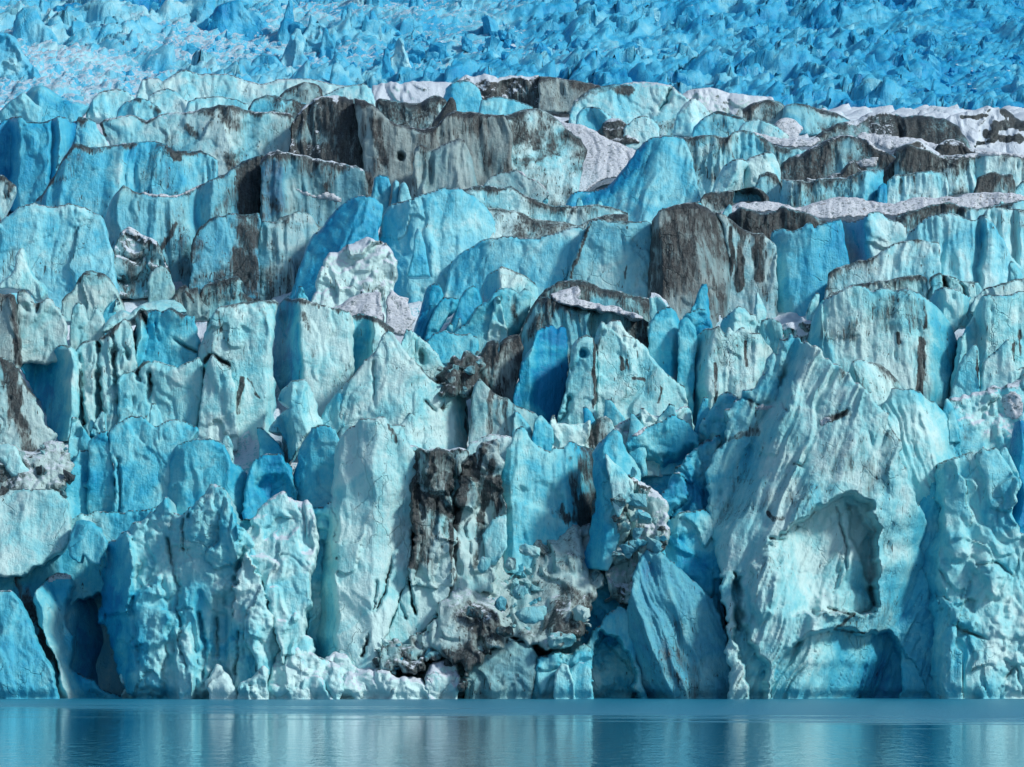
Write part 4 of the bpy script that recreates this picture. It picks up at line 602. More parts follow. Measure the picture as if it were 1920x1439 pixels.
H('ice_dome', 0, 656, '930,420 940,340 945,217 960,212 973,207 997,203 1020,208 1035,214 1047,223 1060,240 1090,257 1102,280 1090,330 1075,420', 'white ice hill with black vertical speckles in the upper centre', st='s', b=.14, d=.36, R=10, jag=1.5, crest=.15, lean=.4)
H('ice_slab', 2, 637, '780,1160 790,1050 860,980 980,950 1020,965 1050,1000 1090,1015 1130,1045 1170,1100 1120,1160', 'grey ice tongue with a line of snow along its right edge', st='s', b=.25, d=.12, g=.5, R=6, jag=1.5, crest=.05, lean=.6, snow=['975,950 1010,958 1060,985 1120,1010 1160,1050 1200,1070 1165,1095 1120,1040 1060,1005 1010,985'])
ice('snow_bank', 2, 669, '1200,780 1225,690 1290,695 1350,705 1420,735 1480,770 1540,800 1600,820 1680,850 1620,930 1550,1000 1450,1030 1380,1080 1280,1100 1300,900', 'tilted grey white snow field in the upper centre, right of the speckled hill', 'snow bank', st='r', b=0, d=.3, sn=1, R=8, jag=2, lean=1.4, crest=0, mat=M_SNOW, group='snow ledges', amp=.6, T=6)
H('ice_wall', 0, 626, '1040,440 1058,390 1070,365 1085,357 1105,358 1130,352 1145,342 1160,327 1175,310 1187,293 1195,278 1207,265 1220,258 1250,255 1282,257 1300,300 1315,380 1310,440', 'smooth cyan ice wall with a long blue left edge sweeping down beside the snow field', st='f', b=.3, d=.08, R=8, jag=1.5, crest=.05, amp=.7, lean=.4, slant=.3, folds=[(1040, 5, .25), (1150, 2, .2), (1215, -.5, 0), (1315, 0)], bl=[('1058,390 1130,352 1187,293 1207,265 1215,275 1195,320 1150,365 1080,390', .35, 6)])
H('ice_wall', 3, 649, '-60,1180 -40,900 -50,775 30,765 100,760 180,765 250,770 280,745 310,735 370,740 440,770 490,800 540,820 600,832 640,830 700,845 690,1000 640,1180', 'pale fluted ice wall beneath a snow strip at the upper right', st='f', b=.24, d=.2, R=6, jag=1.5, crest=.3, lean=.3, snow=['340,740 400,752 470,765 560,780 650,785 740,800 700,822 620,820 540,805 470,780'])
H('ice_fin', 3, 621, '140,1180 165,1080 190,1010 230,930 255,915 280,900 310,897 340,895 372,920 345,960 325,1050 300,1180', 'pale leaning ice fin with a smooth face, left one of two at the upper right', st='s', b=.22, d=.08, R=8, jag=1.5, crest=.1, slant=.4, folds=[(140, 2, .2), (250, 0), (372, 3, .15)])
H('ice_fin', 3, 623, '320,1180 345,1040 360,900 390,880 425,868 460,855 500,848 522,880 550,970 560,1180', 'pale ice fin with a rounded shoulder, right one of two at the upper right', st='s', b=.22, d=.12, R=8, jag=1.5, crest=.1, slant=-.2, folds=[(320, 1, .1), (400, 0), (500, 0), (560, 2)])
H('ice_slab', 3, 617, '380,1180 410,1040 430,980 480,958 530,980 560,1060 580,1120 590,1180', 'small striped ice slab with a dark rim at the foot of the two pale fins', st='f', b=.22, d=.25, g=.15, R=6, jag=1.2, crest=.6)
H('ice_dome', 3, 641, '500,1150 535,960 560,915 600,880 640,865 700,840 740,820 780,800 830,772 870,765 920,758 960,762 1000,770 1030,780 1060,800 1090,830 1140,850 1200,885 1210,960 1160,1150', 'dark blue black ice dome with snowy scree on its right, at the upper right', st='f', b=.48, d=.4, g=.5, sn=.35, R=10, jag=1.5, crest=.5, lean=.45, strips=[('560,900 640,960', 18, .5), ('1040,780 1120,860 1180,930', 22, .5), ('930,880 1000,960', 10, .3)], snow=['970,910 1040,890 1110,880 1100,930 1050,945 990,940', '1010,770 1060,780 1110,830 1150,850 1130,860 1080,835 1040,800'])
H('ice_wall', 3, 613, '540,1220 560,1000 620,1012 700,1020 750,1008 780,1000 850,990 920,1000 960,980 1000,962 1080,950 1132,953 1128,1050 1095,1140 1080,1220', 'pale fluted ice band with one blue tilted edge below the dark dome', st='f', b=.28, d=.2, R=6, jag=1.5, crest=.15, sn=.3, folds=[(540, 2, .1), (640, 0), (930, 0), (1060, 0, .15), (1132, 3, .3)])
H('ice_wall', 3, 616, '1130,1220 1142,1130 1150,1020 1175,995 1200,980 1300,970 1400,960 1480,975 1495,1070 1500,1220', 'pale dark streaked ice block right of the tilted blue edge', st='f', b=.24, d=.22, R=7, jag=1.5, crest=.3, strips=[('1225,1010 1222,1090', 4, .5), ('1300,1000 1300,1090', 3, .4)])
H('ice_wall', 3, 633, '1180,1100 1192,960 1200,830 1230,818 1260,810 1350,840 1450,880 1490,874 1530,870 1650,860 1730,855 1800,860 1919,878 2140,880 2140,1100', 'long fluted ice wall with a snowy top at the right edge near the crest', st='f', b=.24, d=.24, sn=.4, R=7, jag=1.5, crest=.3, folds=[(1180, 1), (1300, 0), (1440, 0, -.05), (1640, 0), (1660, 1.2), (1720, 0), (2140, 0)], strips=[('1220,830 1330,900', 30, .45)], snow=['1500,880 1600,862 1720,852 1800,855 1919,872 2100,876 2100,895 1919,900 1800,880 1700,880 1560,890'])
H('ice_block', 3, 619, '1625,1160 1640,1070 1660,1000 1720,972 1760,965 1800,980 1860,968 1872,1040 1880,1160', 'short grey block with a scarred dark left face under the long fluted wall', st='s', b=.25, d=.28, g=.3, R=6, jag=1.5, crest=.2, strips=[('1750,990 1690,1060', 12, .5)])
H('ice_block', 3, 620, '1850,1160 1860,1060 1919,1010 2140,990 2140,1160', 'pale low block at the right edge under the long fluted wall', st='s', b=.3, d=.15, R=6, jag=1.5, crest=.2)
ice('snow_bank', 3, 601, '205,1200 250,1180 330,1140 430,1140 500,1142 560,1150 620,1170 690,1155 760,1140 850,1110 950,1110 1060,1130 1190,1150 1280,1120 1400,1110 1540,1110 1620,1090 1700,1080 1850,1090 1919,1112 2140,1115 2140,1150 1919,1152 1800,1165 1700,1170 1600,1180 1500,1160 1400,1165 1300,1190 1200,1225 1060,1205 960,1230 800,1232 700,1210 600,1185 450,1200 390,1190 250,1225', 'long white snow ledge speckled with dark stones crossing the upper right', 'snow bank', st='r', b=0, d=.32, sn=1, R=6, jag=2, lean=1.3, crest=.1, mat=M_SNOW, amp=.6, T=6, group='snow ledges')
H('ice_ridge', 3, 607, '85,1220 100,1130 120,1092 200,1075 260,1068 300,1062 340,1058 400,1048 450,1070 485,1110 500,1220', 'low dark arched ice ridge with a teal hollow beside the long snow ledge', st='s', b=.35, d=.45, g=.4, R=6, jag=1.5, crest=.5, carve=[('300,1070 400,1062 440,1090 450,1125 340,1130 290,1130', 3, 6, .3)])
H('ice_wall', 1, 616, '190,1400 200,1130 260,1060 310,985 345,905 390,840 422,805 460,810 500,832 560,830 600,818 640,810 740,800 800,795 870,790 930,810 980,850 1060,850 1130,840 1180,870 1222,905 1225,1060 1200,1400', 'streaked blue ice wall with a wavy dark crest below the long pale wall', st='f', b=.42, d=.16, R=8, jag=1.5, crest=.5, lean=.35, amp=.8, slant=.12, folds=[(190, 3, .15), (330, 0, .05), (560, 0, .05), (650, -1, -.2), (680, .5, .1), (930, 0), (1225, 1.5)], strips=[('980,860 1000,900', 5, .5), ('690,900 730,935', 2.5, .5), ('440,810 500,840', 8, .4)])
H('ice_slab', 1, 601, '-160,1340 -160,985 20,985 40,1000 60,1020 90,1050 92,1080 70,1120 40,1190 20,1250 0,1340', 'dirty pale ice slab at the left edge above the pitted blue dome', st='s', b=.3, d=.35, g=.2, R=6, jag=2, crest=.4, strips=[('70,1020 30,1110', 7, .6)])
for i, (p, lb) in enumerate((('160,1210 172,1080 182,1000 212,980 262,990 280,1040 272,1130 260,1210', 'widest of three smooth blue ice fingers in front of the grey brown wall'),
                ('275,1210 287,1120 292,1030 310,1005 327,1030 322,1130 318,1210', 'thin middle one of three smooth blue ice fingers in front of the grey brown wall'),
                ('312,1210 317,1130 332,1040 352,1018 376,1060 395,1120 412,1210', 'right one of three smooth blue ice fingers in front of the grey brown wall'))):
    H('ice_spire', 2, 606-i, p, lb, st='s', b=.4, d=.04, R=8, jag=1, crest=.05)
H('ice_block', 2, 613, '-160,1210 -60,950 0,938 90,958 165,970 182,1010 172,1100 165,1210', 'dark olive grey ice block left of the three blue fingers', st='s', b=.2, d=.45, g=.85, R=6, jag=1.5, crest=.5)
H('ice_wall', 3, 625, '560,1080 700,1000 760,1010 900,960 960,900 1010,960 1000,1080', 'dark snowy wedge at the foot of the dark dome', st='s', b=.3, d=.5, g=.5, sn=.4, R=6, jag=2, crest=.3)
H('ice_wall', 3, 636, '1110,1080 1130,960 1200,890 1230,870 1260,930 1240,1080', 'dark gap of dirty ice between the dark dome and the long fluted wall', st='f', b=.3, d=.6, g=.6, R=6, jag=2, crest=.3)
H('ice_block', 3, 612, '1085,1200 1092,1130 1100,1050 1130,1030 1150,1040 1150,1200', 'bright blue slot of ice between two pale fluted bands at the upper right', st='s', b=.85, d=0, R=4, jag=1, crest=0)
H('ice_ridge', 0, 672, '1080,330 1095,270 1120,262 1150,275 1180,290 1210,295 1220,330', 'pale blue ice ledge beneath the tilted snow field', st='s', b=.35, d=.1, R=8, jag=2, crest=.1, lean=.6)
# ---------------------------------------------------------------- the crest
GC = 'ice ridges along the crest'
def C(*a, **k): k.setdefault('mat', M_UP); k['d'] = k.get('d', .12)*1.25+.03; k.setdefault('group', GC); k.setdefault('lean', .45); return ice(*a, **k)
C('ice_ridge', 1, 702, '-160,760 -160,640 0,620 50,570 100,540 140,518 170,555 200,590 240,612 230,680 200,760', 'smooth pale blue ice ramp at the left end of the crest', st='s', b=.42, d=.02, R=12, jag=1.5, crest=0)
C('ice_ridge', 1, 716, '110,760 140,560 150,520 180,485 215,483 250,490 290,512 330,535 400,572 500,592 460,640 430,760', 'soft blue grey ice hump second from the left end of the crest', st='s', b=.45, d=.02, R=14, jag=1.5, crest=0, folds=[(110, 3, .2), (220, 0), (500, 1)])
C('ice_ridge', 1, 722, '480,680 510,580 560,522 610,508 660,498 720,520 755,552 740,680', 'small pale ice hump left of the long smooth crest dome', st='s', b=.35, d=.05, R=10, jag=1.5, crest=.05)
C('ice_dome', 1, 770, '740,640 765,545 800,450 850,440 890,442 910,470 970,420 1040,393 1080,405 1120,420 1200,416 1300,420 1350,435 1400,452 1480,470 1520,455 1560,440 1640,442 1720,440 1850,470 1960,480 1960,640', 'long smooth pale ice dome forming the left skyline of the crest', st='s', b=.16, d=.08, g=.06, sn=.3, R=14, jag=1.5, crest=.02)
C('ice_ridge', 1, 723, '800,680 830,530 880,500 940,485 975,500 1000,520 1060,572 1060,680', 'pale rounded ice mound in front of the smooth crest dome', st='s', b=.32, d=.05, R=12, jag=1.5, crest=.05)
C('ice_ridge', 1, 691, '630,760 660,620 700,572 780,550 840,570 870,592 905,620 960,650 960,760', 'blue ice mound with a dirty right flank, in front of the rounded mound', st='s', b=.45, d=.12, R=10, jag=1.5, crest=.15, strips=[('770,560 850,600 890,625', 9, .3)])
C('ice_ridge', 1, 706, '1010,700 1060,572 1100,550 1150,544 1200,540 1270,548 1340,560 1395,582 1400,700', 'pale blue flat ice mound in the left middle of the crest', st='s', b=.36, d=.05, R=12, jag=1.5, crest=.02)
C('ice_ridge', 1, 691, '1370,720 1395,610 1430,560 1465,545 1500,528 1545,530 1600,558 1660,556 1720,580 1720,720', 'low ice ridge with a black dirt brow on the crest, left of the brown knob', st='s', b=.4, d=.35, R=7, jag=1.5, crest=.9)
C('ice_ridge', 1, 702, '1550,640 1572,535 1610,500 1645,485 1680,470 1720,464 1762,470 1795,485 1815,510 1815,640', 'brown stained ice knob on the crest above the black wall', st='s', b=.2, d=.25, g=.5, R=8, jag=1.5, crest=.5)
C('ice_ridge', 0, 727, '585,220 605,180 625,168 645,160 660,157 682,155 697,167 705,190 710,220', 'pale blue ice mound on the crest directly above the black dirt wall', st='s', b=.3, d=.06, R=10, jag=1.5, crest=.1)
C('ice_ridge', 2, 746, '140,660 172,475 220,460 280,458 330,480 370,468 400,460 460,458 530,463 590,462 640,465 650,500 640,660', 'flat snowy dirt flecked ice hummock on the crest, left of the black ridge', st='r', b=.1, d=.3, g=.1, sn=.8, R=8, jag=2, crest=.1, lean=1.0, amp=.6)
C('ice_ridge', 2, 702, '170,790 192,565 215,550 260,560 330,580 380,580 440,575 480,555 520,536 560,545 585,562 600,590 580,700 570,790', 'pale ice ridge with a thin black crest line above the grey brown wall', st='s', b=.25, d=.25, R=7, jag=1.5, crest=.8)
C('ice_fin', 2, 692, '490,780 520,680 560,630 590,590 620,543 642,580 650,620 620,660 600,780', 'small jet black dirt fin on the crest', st='s', b=.2, d=1.1, g=.6, R=5, jag=1.5)
C('ice_block', 2, 737, '540,760 570,565 585,500 610,480 640,462 690,450 740,470 770,495 790,560 805,640 800,760', 'bright blue ice block at the left end of the black crest ridge', st='s', b=.52, d=.12, R=8, jag=1.5, crest=.3, folds=[(540, 3, .2), (620, 0), (805, 1)])
C('ice_ridge', 2, 716, '760,740 782,560 830,545 880,542 920,546 980,560 1010,570 1080,592 1070,740', 'smooth light blue ice bench below the black crest ridge', st='s', b=.38, d=.05, R=10, jag=1.5, crest=.15)
C('ice_ridge', 2, 752, '620,640 642,460 670,440 700,418 740,430 770,420 800,414 840,428 880,446 920,438 960,430 1050,436 1112,428 1120,560 1120,640', 'black crest ridge flecked with snow at the top centre', st='r', b=.2, d=.72, g=.6, sn=.62, R=7, jag=2, crest=.5, amp=.6)
C('ice_ridge', 2, 749, '1105,640 1110,428 1150,430 1200,434 1250,442 1300,450 1400,462 1450,474 1485,488 1440,560 1420,640', 'grey brown ice wall with vertical streaks at the right end of the black crest ridge', st='f', b=.1, d=.42, g=.8, R=7, jag=1.5, crest=.6)
C('ice_dome', 0, 742, '1060,260 1075,190 1090,178 1107,167 1140,160 1173,155 1200,152 1227,153 1245,156 1260,160 1280,178 1302,192 1325,260', 'pale dirt rimmed ice dome with one blue crack, right of the black crest ridge', st='s', b=.22, d=.2, sn=.4, R=10, jag=1.5, crest=.3, cracks=[('1259,165 1250,190 1238,205', 3, 2)], strips=[('1095,180 1140,165 1180,170', 9, .4)])
C('ice_ridge', 2, 706, '1300,760 1320,650 1360,600 1405,598 1450,610 1490,640 1530,665 1570,700 1640,760', 'clear light blue ice bench in front of the cracked crest dome', st='s', b=.42, d=.06, R=10, jag=1.5, crest=.1)
C('ice_ridge', 2, 701, '1560,840 1580,770 1600,705 1640,670 1680,652 1715,655 1745,672 1790,720 1800,840', 'pale blue rounded ice knob on the slope below the cracked crest dome', st='s', b=.32, d=.1, R=10, jag=1.5, crest=.05)
C('ice_ridge', 2, 703, '1430,760 1470,690 1520,662 1560,665 1600,700 1650,760 1690,820 1500,820', 'dirt speckled ice hump left of the pale blue rounded knob', st='r', b=.15, d=.5, g=.4, sn=.45, R=8, jag=1.5, crest=.3, amp=.6)
C('ice_dome', 3, 747, '-60,700 -30,560 0,525 30,508 60,503 110,498 160,500 210,508 260,520 300,525 340,532 420,540 505,550 530,600 500,700', 'snowy dirt dusted dome on the crest, right of the cracked crest dome', st='r', b=.15, d=.35, g=.2, sn=.7, R=10, jag=1.5, crest=.3, amp=.6)
C('ice_ridge', 3, 727, '-60,760 -30,640 20,570 60,540 90,560 120,590 155,640 170,760', 'pale pyramid of ice in front of the snowy dirt dusted dome', st='s', b=.15, d=.08, R=6, jag=1.5, crest=.1, folds=[(-60, 1), (50, 0), (170, 3, .1)])
C('ice_ridge', 3, 736, '310,760 340,610 400,575 440,566 480,560 520,565 545,572 575,600 570,760', 'grey dirt rimmed ice knob, left of two on the right crest', st='s', b=.22, d=.25, g=.45, R=8, jag=1.5, crest=.5)
C('ice_ridge', 3, 733, '540,760 562,615 580,590 620,585 650,583 700,588 740,594 790,605 830,620 870,636 905,652 945,682 960,760', 'teal ice ridge with a grey brown crest, right of two on the right crest', st='s', b=.4, d=.2, g=.3, R=8, jag=1.5, crest=.6, folds=[(540, 1), (600, 0), (740, 0, .1), (790, 1, -.2), (960, 2)])
C('ice_ridge', 3, 706, '30,820 62,710 90,685 120,660 155,640 190,622 230,628 270,640 300,648 340,665 365,692 350,820', 'cyan ice mound with a streaked face, below the pale pyramid', st='s', b=.4, d=.16, R=8, jag=1.5, crest=.3, strips=[('190,628 270,640 330,660', 6, .4)])
C('ice_ridge', 3, 696, '270,840 320,720 360,680 420,668 460,684 500,702 560,742 600,760 590,840', 'pale ice mound with a small blue notch right of the streaked cyan mound', st='s', b=.25, d=.08, R=8, jag=1.5, crest=.15)
C('snow_bank', 3, 706, '480,800 510,702 535,682 560,670 590,665 620,670 655,695 682,722 650,760 640,800', 'clean rounded snow dome below the teal ridge on the right crest', 'snow bank', st='s', b=0, d=.1, sn=1, R=12, jag=1.5, crest=0, mat=M_SNOW, group='snow ledges')
C('ice_dome', 3, 691, '680,880 720,790 760,752 800,720 850,705 900,690 940,682 980,668 1020,646 1060,630 1120,620 1160,628 1200,640 1235,660 1300,648 1350,645 1400,650 1460,662 1500,680 1545,705 1600,780 1640,880', 'broad dark grey ice dome flecked with snow at the right end of the crest', st='f', b=.3, d=.42, g=.6, sn=.5, R=10, jag=1.5, crest=.4, lean=.7, amp=.6, strips=[('1300,660 1400,700 1500,760', 40, .35), ('760,760 880,700', 12, .5)], cracks=[('1225,660 1215,720 1230,790', 2.5, 1.2, .5)], snow=['960,800 1010,740 1100,755 1200,765 1300,800 1420,810 1500,830 1480,860 1300,850 1180,850 1080,830'])
C('ice_dome', 3, 707, '1420,880 1460,680 1500,655 1560,640 1630,622 1700,605 1730,612 1760,625 1785,618 1810,618 1840,638 1870,662 1919,682 2140,700 2140,900', 'snow covered moraine hump with dark rock bands at the right edge of the crest', st='r', b=.05, d=.45, g=.3, sn=.95, R=8, jag=2, crest=.5, lean=.9, amp=.7, strips=[('1790,620 1850,650 1919,690 2000,710', 14, .6), ('1560,668 1640,672 1720,655', 5, .5), ('1730,720 1850,705 1990,720', 9, .5), ('1700,760 1800,790 1900,790', 9, .5)])
C('ice_ridge', 3, 662, '1400,920 1425,830 1460,805 1490,788 1530,778 1570,800 1600,830 1640,850 1700,856 1720,920', 'black rocky moraine ridge on the snow at the right', st='r', b=.1, d=.85, g=.6, sn=.45, R=7, jag=2, crest=.5, amp=.7)
C('ice_ridge', 3, 656, '1170,920 1190,850 1220,815 1260,808 1300,790 1350,800 1400,830 1450,870 1460,920', 'second black moraine ridge just left of the first, above the long fluted wall', st='r', b=.1, d=.7, g=.7, sn=.5, R=7, jag=2, crest=.5, amp=.7)
ice('snow_bank', 3, 664, '330,770 370,735 440,752 520,768 600,780 700,790 760,770 780,790 720,830 640,835 560,830 470,800', 'slim snow strip with brown stones leading up to the dark dome', 'snow bank', st='r', b=0, d=.3, sn=1, R=5, jag=2, lean=1.2, crest=0, mat=M_SNOW, amp=.5, T=4, group='snow ledges')
ice('snow_bank', 3, 672, '1080,820 1100,780 1180,770 1280,780 1400,800 1500,850 1600,840 1700,850 1720,900 1500,890 1400,860 1250,850 1150,850', 'patchy snow field among the black moraine ridges at the right', 'snow bank', st='r', b=0, d=.42, sn=1, R=5, jag=2, lean=1.3, crest=0, mat=M_SNOW, amp=.6, T=5, group='snow ledges')
# ---------------------------------------------------------------- tall seracs of the icefall behind the crest
GI = 'tall seracs in the icefall above the crest'
FP = [(860, 300), (900, 238), (950, 165), (1000, 95), (1050, 25), (1100, -45), (1200, -190)]
def I(name, z, D, P, *a, **k):
    k.setdefault('group', GI); k.setdefault('mat', M_FAR); k.setdefault('lean', .4)
    bottom = max(q[1] for q in pts(P, z))                     # stands where the slope has risen to its foot
    return ice(name, z, max(D, float(np.interp(-(bottom-26), [-p[1] for p in FP], [p[0] for p in FP]))), P, *a, **k)
I('ice_wall', 1, 905, '-160,620 -160,200 0,198 60,192 100,230 125,275 160,350 220,420 260,620', 'bright blue icefall serac at the left edge of the photo, above the crest ramps', st='r', b=.5, d=0, R=8, jag=2.5, crest=0)
I('ice_fin', 1, 925, '0,420 30,210 62,190 72,125 120,35 160,25 205,30 225,100 290,165 330,250 420,360 360,420', 'tallest blue serac at the upper left of the icefall with a shoulder on its right', st='c', b=.62, d=0, R=9, jag=2.5, crest=0, folds=[(0, 4, .2), (110, 0), (230, 0, -.1), (420, 4)])
I('ice_wall', 1, 945, '270,260 285,110 310,40 400,15 480,40 560,60 640,110 700,130 860,190 880,260', 'long blue ice wall at the top left of the icefall, right of the tallest serac', st='c', b=.66, d=0, R=8, jag=3, crest=0)
I('ice_wall', 1, 955, '560,230 580,60 640,-60 1000,-60 1100,40 1160,140 1180,230', 'blue ice wall cut by the top edge of the photo, left of centre', st='c', b=.68, d=0, R=8, jag=3, crest=0)
I('ice_fin', 1, 945, '1120,300 1150,170 1180,95 1245,20 1290,5 1340,0 1400,75 1450,150 1530,230 1560,300', 'pointed blue serac near the top of the icefall, left of the cluster of tall seracs', st='c', b=.72, d=0, R=8, jag=3, crest=0, folds=[(1120, 3), (1250, 0, 0), (1380, 1, -.2), (1560, 4)])
I('ice_fin', 1, 912, '1350,520 1370,440 1420,330 1480,290 1560,330 1600,420 1620,520', 'low blue serac at the lower edge of the icefall, left of centre', st='c', b=.6, d=0, R=8, jag=3, crest=0)
I('ice_fin', 1, 908, '1760,520 1790,440 1840,360 1900,290 1950,330 1990,420 2010,520', 'sharp pale serac right of the low blue serac, left of the top centre', st='c', b=.45, d=0, R=6, jag=3, crest=0)
ri = np.random.RandomState(5)
for i, x in enumerate(list(range(535, 800, 27))+[548, 640, 700]):
    yt = ri.uniform(-30, 95); yb = yt+ri.uniform(55, 90); w_ = ri.uniform(20, 38); le = ri.uniform(-10, 12)
    q = [(x-w_*.8, yb+22), (x-w_*.6, yb-20), (x-w_*.35+le*.5, yt+28), (x-w_*.1+le, yt), (x+w_*.15+le, yt+6), (x+w_*.4+le*.6, yt+30), (x+w_*.7, yb-15), (x+w_*.95, yb+22)]
    I('ice_fin', 0, 905, ' '.join('%.1f,%.1f' % p for p in q), 'tall thin blue serac in the cluster of fins left of the top centre', cat='ice fin', st='fcr'[i % 3], b=ri.uniform(.42, .62), d=0, R=4, jag=2.5, crest=0, group='tall fins of the icefall', slant=ri.uniform(-.2, .2))
I('ice_block', 3, 925, '-60,280 -40,130 20,30 60,20 100,100 140,180 150,280', 'blue pointed serac at the right of the icefall top', st='c', b=.62, d=0, R=7, jag=3, crest=0)
I('ice_block', 3, 915, '30,540 50,440 90,400 160,390 230,420 250,480 240,540', 'pale square block at the lower edge of the icefall, right of centre', st='c', b=.35, d=0, R=7, jag=3, crest=0)

# ---------------------------------------------------------------- small fins wedged in the joints between the rows
rf = np.random.RandomState(77)
def fins(n, line, D, lab, grp, wmin, wmax):
    xs = [p[0] for p in line]; ys_ = [p[1] for p in line]
    for i in range(n):
        x = rf.uniform(xs[0], xs[-1]); y = float(np.interp(x, xs, ys_))+rf.uniform(-8, 10); w_ = rf.uniform(wmin, wmax); h_ = w_*rf.uniform(.8, 1.9); le = rf.uniform(-.5, .5)*w_
        q = [(x-w_*.6, y+90), (x-w_*.5, y+5), (x-w_*.30+le*.5, y-h_*.45), (x-w_*.1+le, y-h_*rf.uniform(.8, 1.0)), (x+w_*.12+le, y-h_*rf.uniform(.7, 1.0)), (x+w_*.34+le*.5, y-h_*.40), (x+w_*.5, y), (x+w_*.65, y+90)]
        ice('ice_fin', 0, D+rf.uniform(-2, 2), ' '.join('%.1f,%.1f' % p for p in q), lab, 'ice fin', st='rscf'[i % 4], b=rf.uniform(.25, .6), d=rf.uniform(.02, .2), R=4, jag=1.6, crest=.15, slant=rf.uniform(-.3, .3), group=grp, bevel=3)
fins(16, [(120, 830), (300, 800), (520, 850), (760, 830), (1000, 800), (1320, 800)], 519.5, 'small broken ice fin poking up between the waterfront blocks and the middle terrace', 'small fins behind the waterfront', 22, 50)
fins(12, [(130, 590), (330, 590), (640, 590), (830, 640), (1000, 600)], 548, 'small ice fin wedged in the joint behind the left middle terrace', 'small fins behind the left middle terrace', 18, 40)
fins(12, [(1240, 580), (1500, 590), (1760, 560), (1930, 540)], 550, 'small ice fin wedged in the joint behind the right middle terrace', 'small fins behind the right middle terrace', 18, 42)
fins(12, [(520, 470), (760, 400), (1000, 400), (1300, 400), (1500, 440), (1900, 410)], 596, 'small ice fin wedged in the joint behind the upper wall', 'small fins behind the upper wall', 16, 36)
# ---------------------------------------------------------------- broken lumps
def lump_mesh(seed, n=16, stretch=(1, 1, 1), sub=2, rough=0.10, attrs=None, mat=None, name='ice_lump'):
    rs = np.random.RandomState(seed)
    bm = bmesh.new()
    for _ in range(n):
        v = rs.normal(size=3); v /= np.linalg.norm(v); v = np.sign(v)*np.abs(v)**0.7
        bm.verts.new(v*np.array(stretch)*(0.75+0.35*rs.rand()))
    r = bmesh.ops.convex_hull(bm, input=bm.verts)
    bmesh.ops.delete(bm, geom=[g for g in r['geom_interior'] if isinstance(g, bmesh.types.BMVert)], context='VERTS')
    bmesh.ops.triangulate(bm, faces=bm.faces)
    for _ in range(sub):
        bmesh.ops.subdivide_edges(bm, edges=bm.edges, cuts=1, use_grid_fill=True)
    co = np.array([v.co for v in bm.verts]); no = []
    bm.normal_update(); no = np.array([v.normal for v in bm.verts])
    dd = rough*(fbm(co[:, 0]*1.7+co[:, 2]*1.1, co[:, 1]*1.7-co[:, 2]*.9, seed, 3)*1.4)
    co = co+no*dd[:, None]
    for v, c in zip(bm.verts, co): v.co = c
    bmesh.ops.triangulate(bm, faces=bm.faces)
    bm.verts.index_update()
    F_ = np.array([[v.index for v in f.verts] for f in bm.faces], np.int32); bm.free()
    return co, F_
def lump_data(seed, attrs, mat, name, **k):
    V, Fc = lump_mesh(seed, **k)
    at = {n: np.full(len(V), a) for n, a in attrs.items()}
    o = mesh_obj(name, V, Fc, mat, at, False); return o
from mathutils import Euler, Vector

# rubble heaps: a sloping bed with separate lumps lying on it
def heap(z, D, poly, lean, bedlabel, n, smin, smax, lab, grp, seed, bed=True, dirtb=.55, **kw):
    P = pts(poly, z); A = np.array(P); k = D/F; zc = float(np.mean(-A[:, 1]))*k
    if bed:
        o = ice('ice_rubble', z, D, poly, bedlabel, 'ice rubble', st='r', b=.2, d=dirtb, g=.45, sn=.33, R=50, jag=7, crest=.1, amp=1.25, lean=lean, T=5, bevel=0, **kw)
        o['kind'] = 'stuff'
    rs = np.random.RandomState(seed)
    protos = []
    for i in range(8):
        protos.append(lump_data(seed*10+i, dict(blue=.15+.4*rs.rand(), dirt=.2+.5*rs.rand(), grey=.15+.5*rs.rand(), snow=.1+.25*rs.rand()), M_ICE, 'ice_lump',
                      n=rs.randint(8, 15), stretch=(1, .8, .55+.4*rs.rand()), rough=.26))
    used = set(); cnt = 0
    while cnt < n:
        x = rs.uniform(A[:, 0].min(), A[:, 0].max()); y = rs.uniform(A[:, 1].min(), A[:, 1].max())
        x += rs.normal()*6; y += rs.normal()*5
        if sdf(np.array([x]), np.array([y]), P)[0][0] < -7: continue
        i = cnt % 8; o = protos[i] if i not in used else protos[i].copy()
        if i in used: COL.objects.link(o)
        used.add(i)
        s = smin+(smax-smin)*rs.rand()**2.5
        dz = (-y)*k-zc; DD = D+lean*dz-s*0.3-1.1*rs.rand()-(.5 if bed else 0)
        o.location = world(x, y, DD); o.scale = (s, s, s*(.8+.4*rs.rand())); o.rotation_euler = (rs.uniform(-.4, .4), rs.uniform(-.4, .4), rs.uniform(0, 6.28))
        tag(o, lab, 'ice lump', grp); cnt += 1
heap(0, 503.5, '862,1300 866,1240 800,1225 765,1250 745,1235 780,1190 810,1160 842,1120 860,1090 880,1060 905,1045 940,1035 975,1025 1010,1010 1050,1000 1100,985 1125,1000 1130,1050 1120,1120 1095,1190 1050,1215 1000,1210 960,1195 920,1225 885,1250', .95,
     'brown dirt and crushed ice sloping down to the water in the centre', 220, .25, 1.05, 'broken lump of dirty ice lying on the brown rubble slope in the centre', 'ice lumps on the brown rubble slope', 3, dirtb=.5)
heap(0, 514, '-60,960 -60,850 0,840 60,845 110,830 135,850 130,900 110,925 30,930', 1.0, 'snow dusted crushed ice at the left edge above the pale hump', 26, .4, 1.3,
     'snowy lump of ice in the crushed ice patch at the left edge', 'ice lumps at the left edge', 4, dirtb=.4)
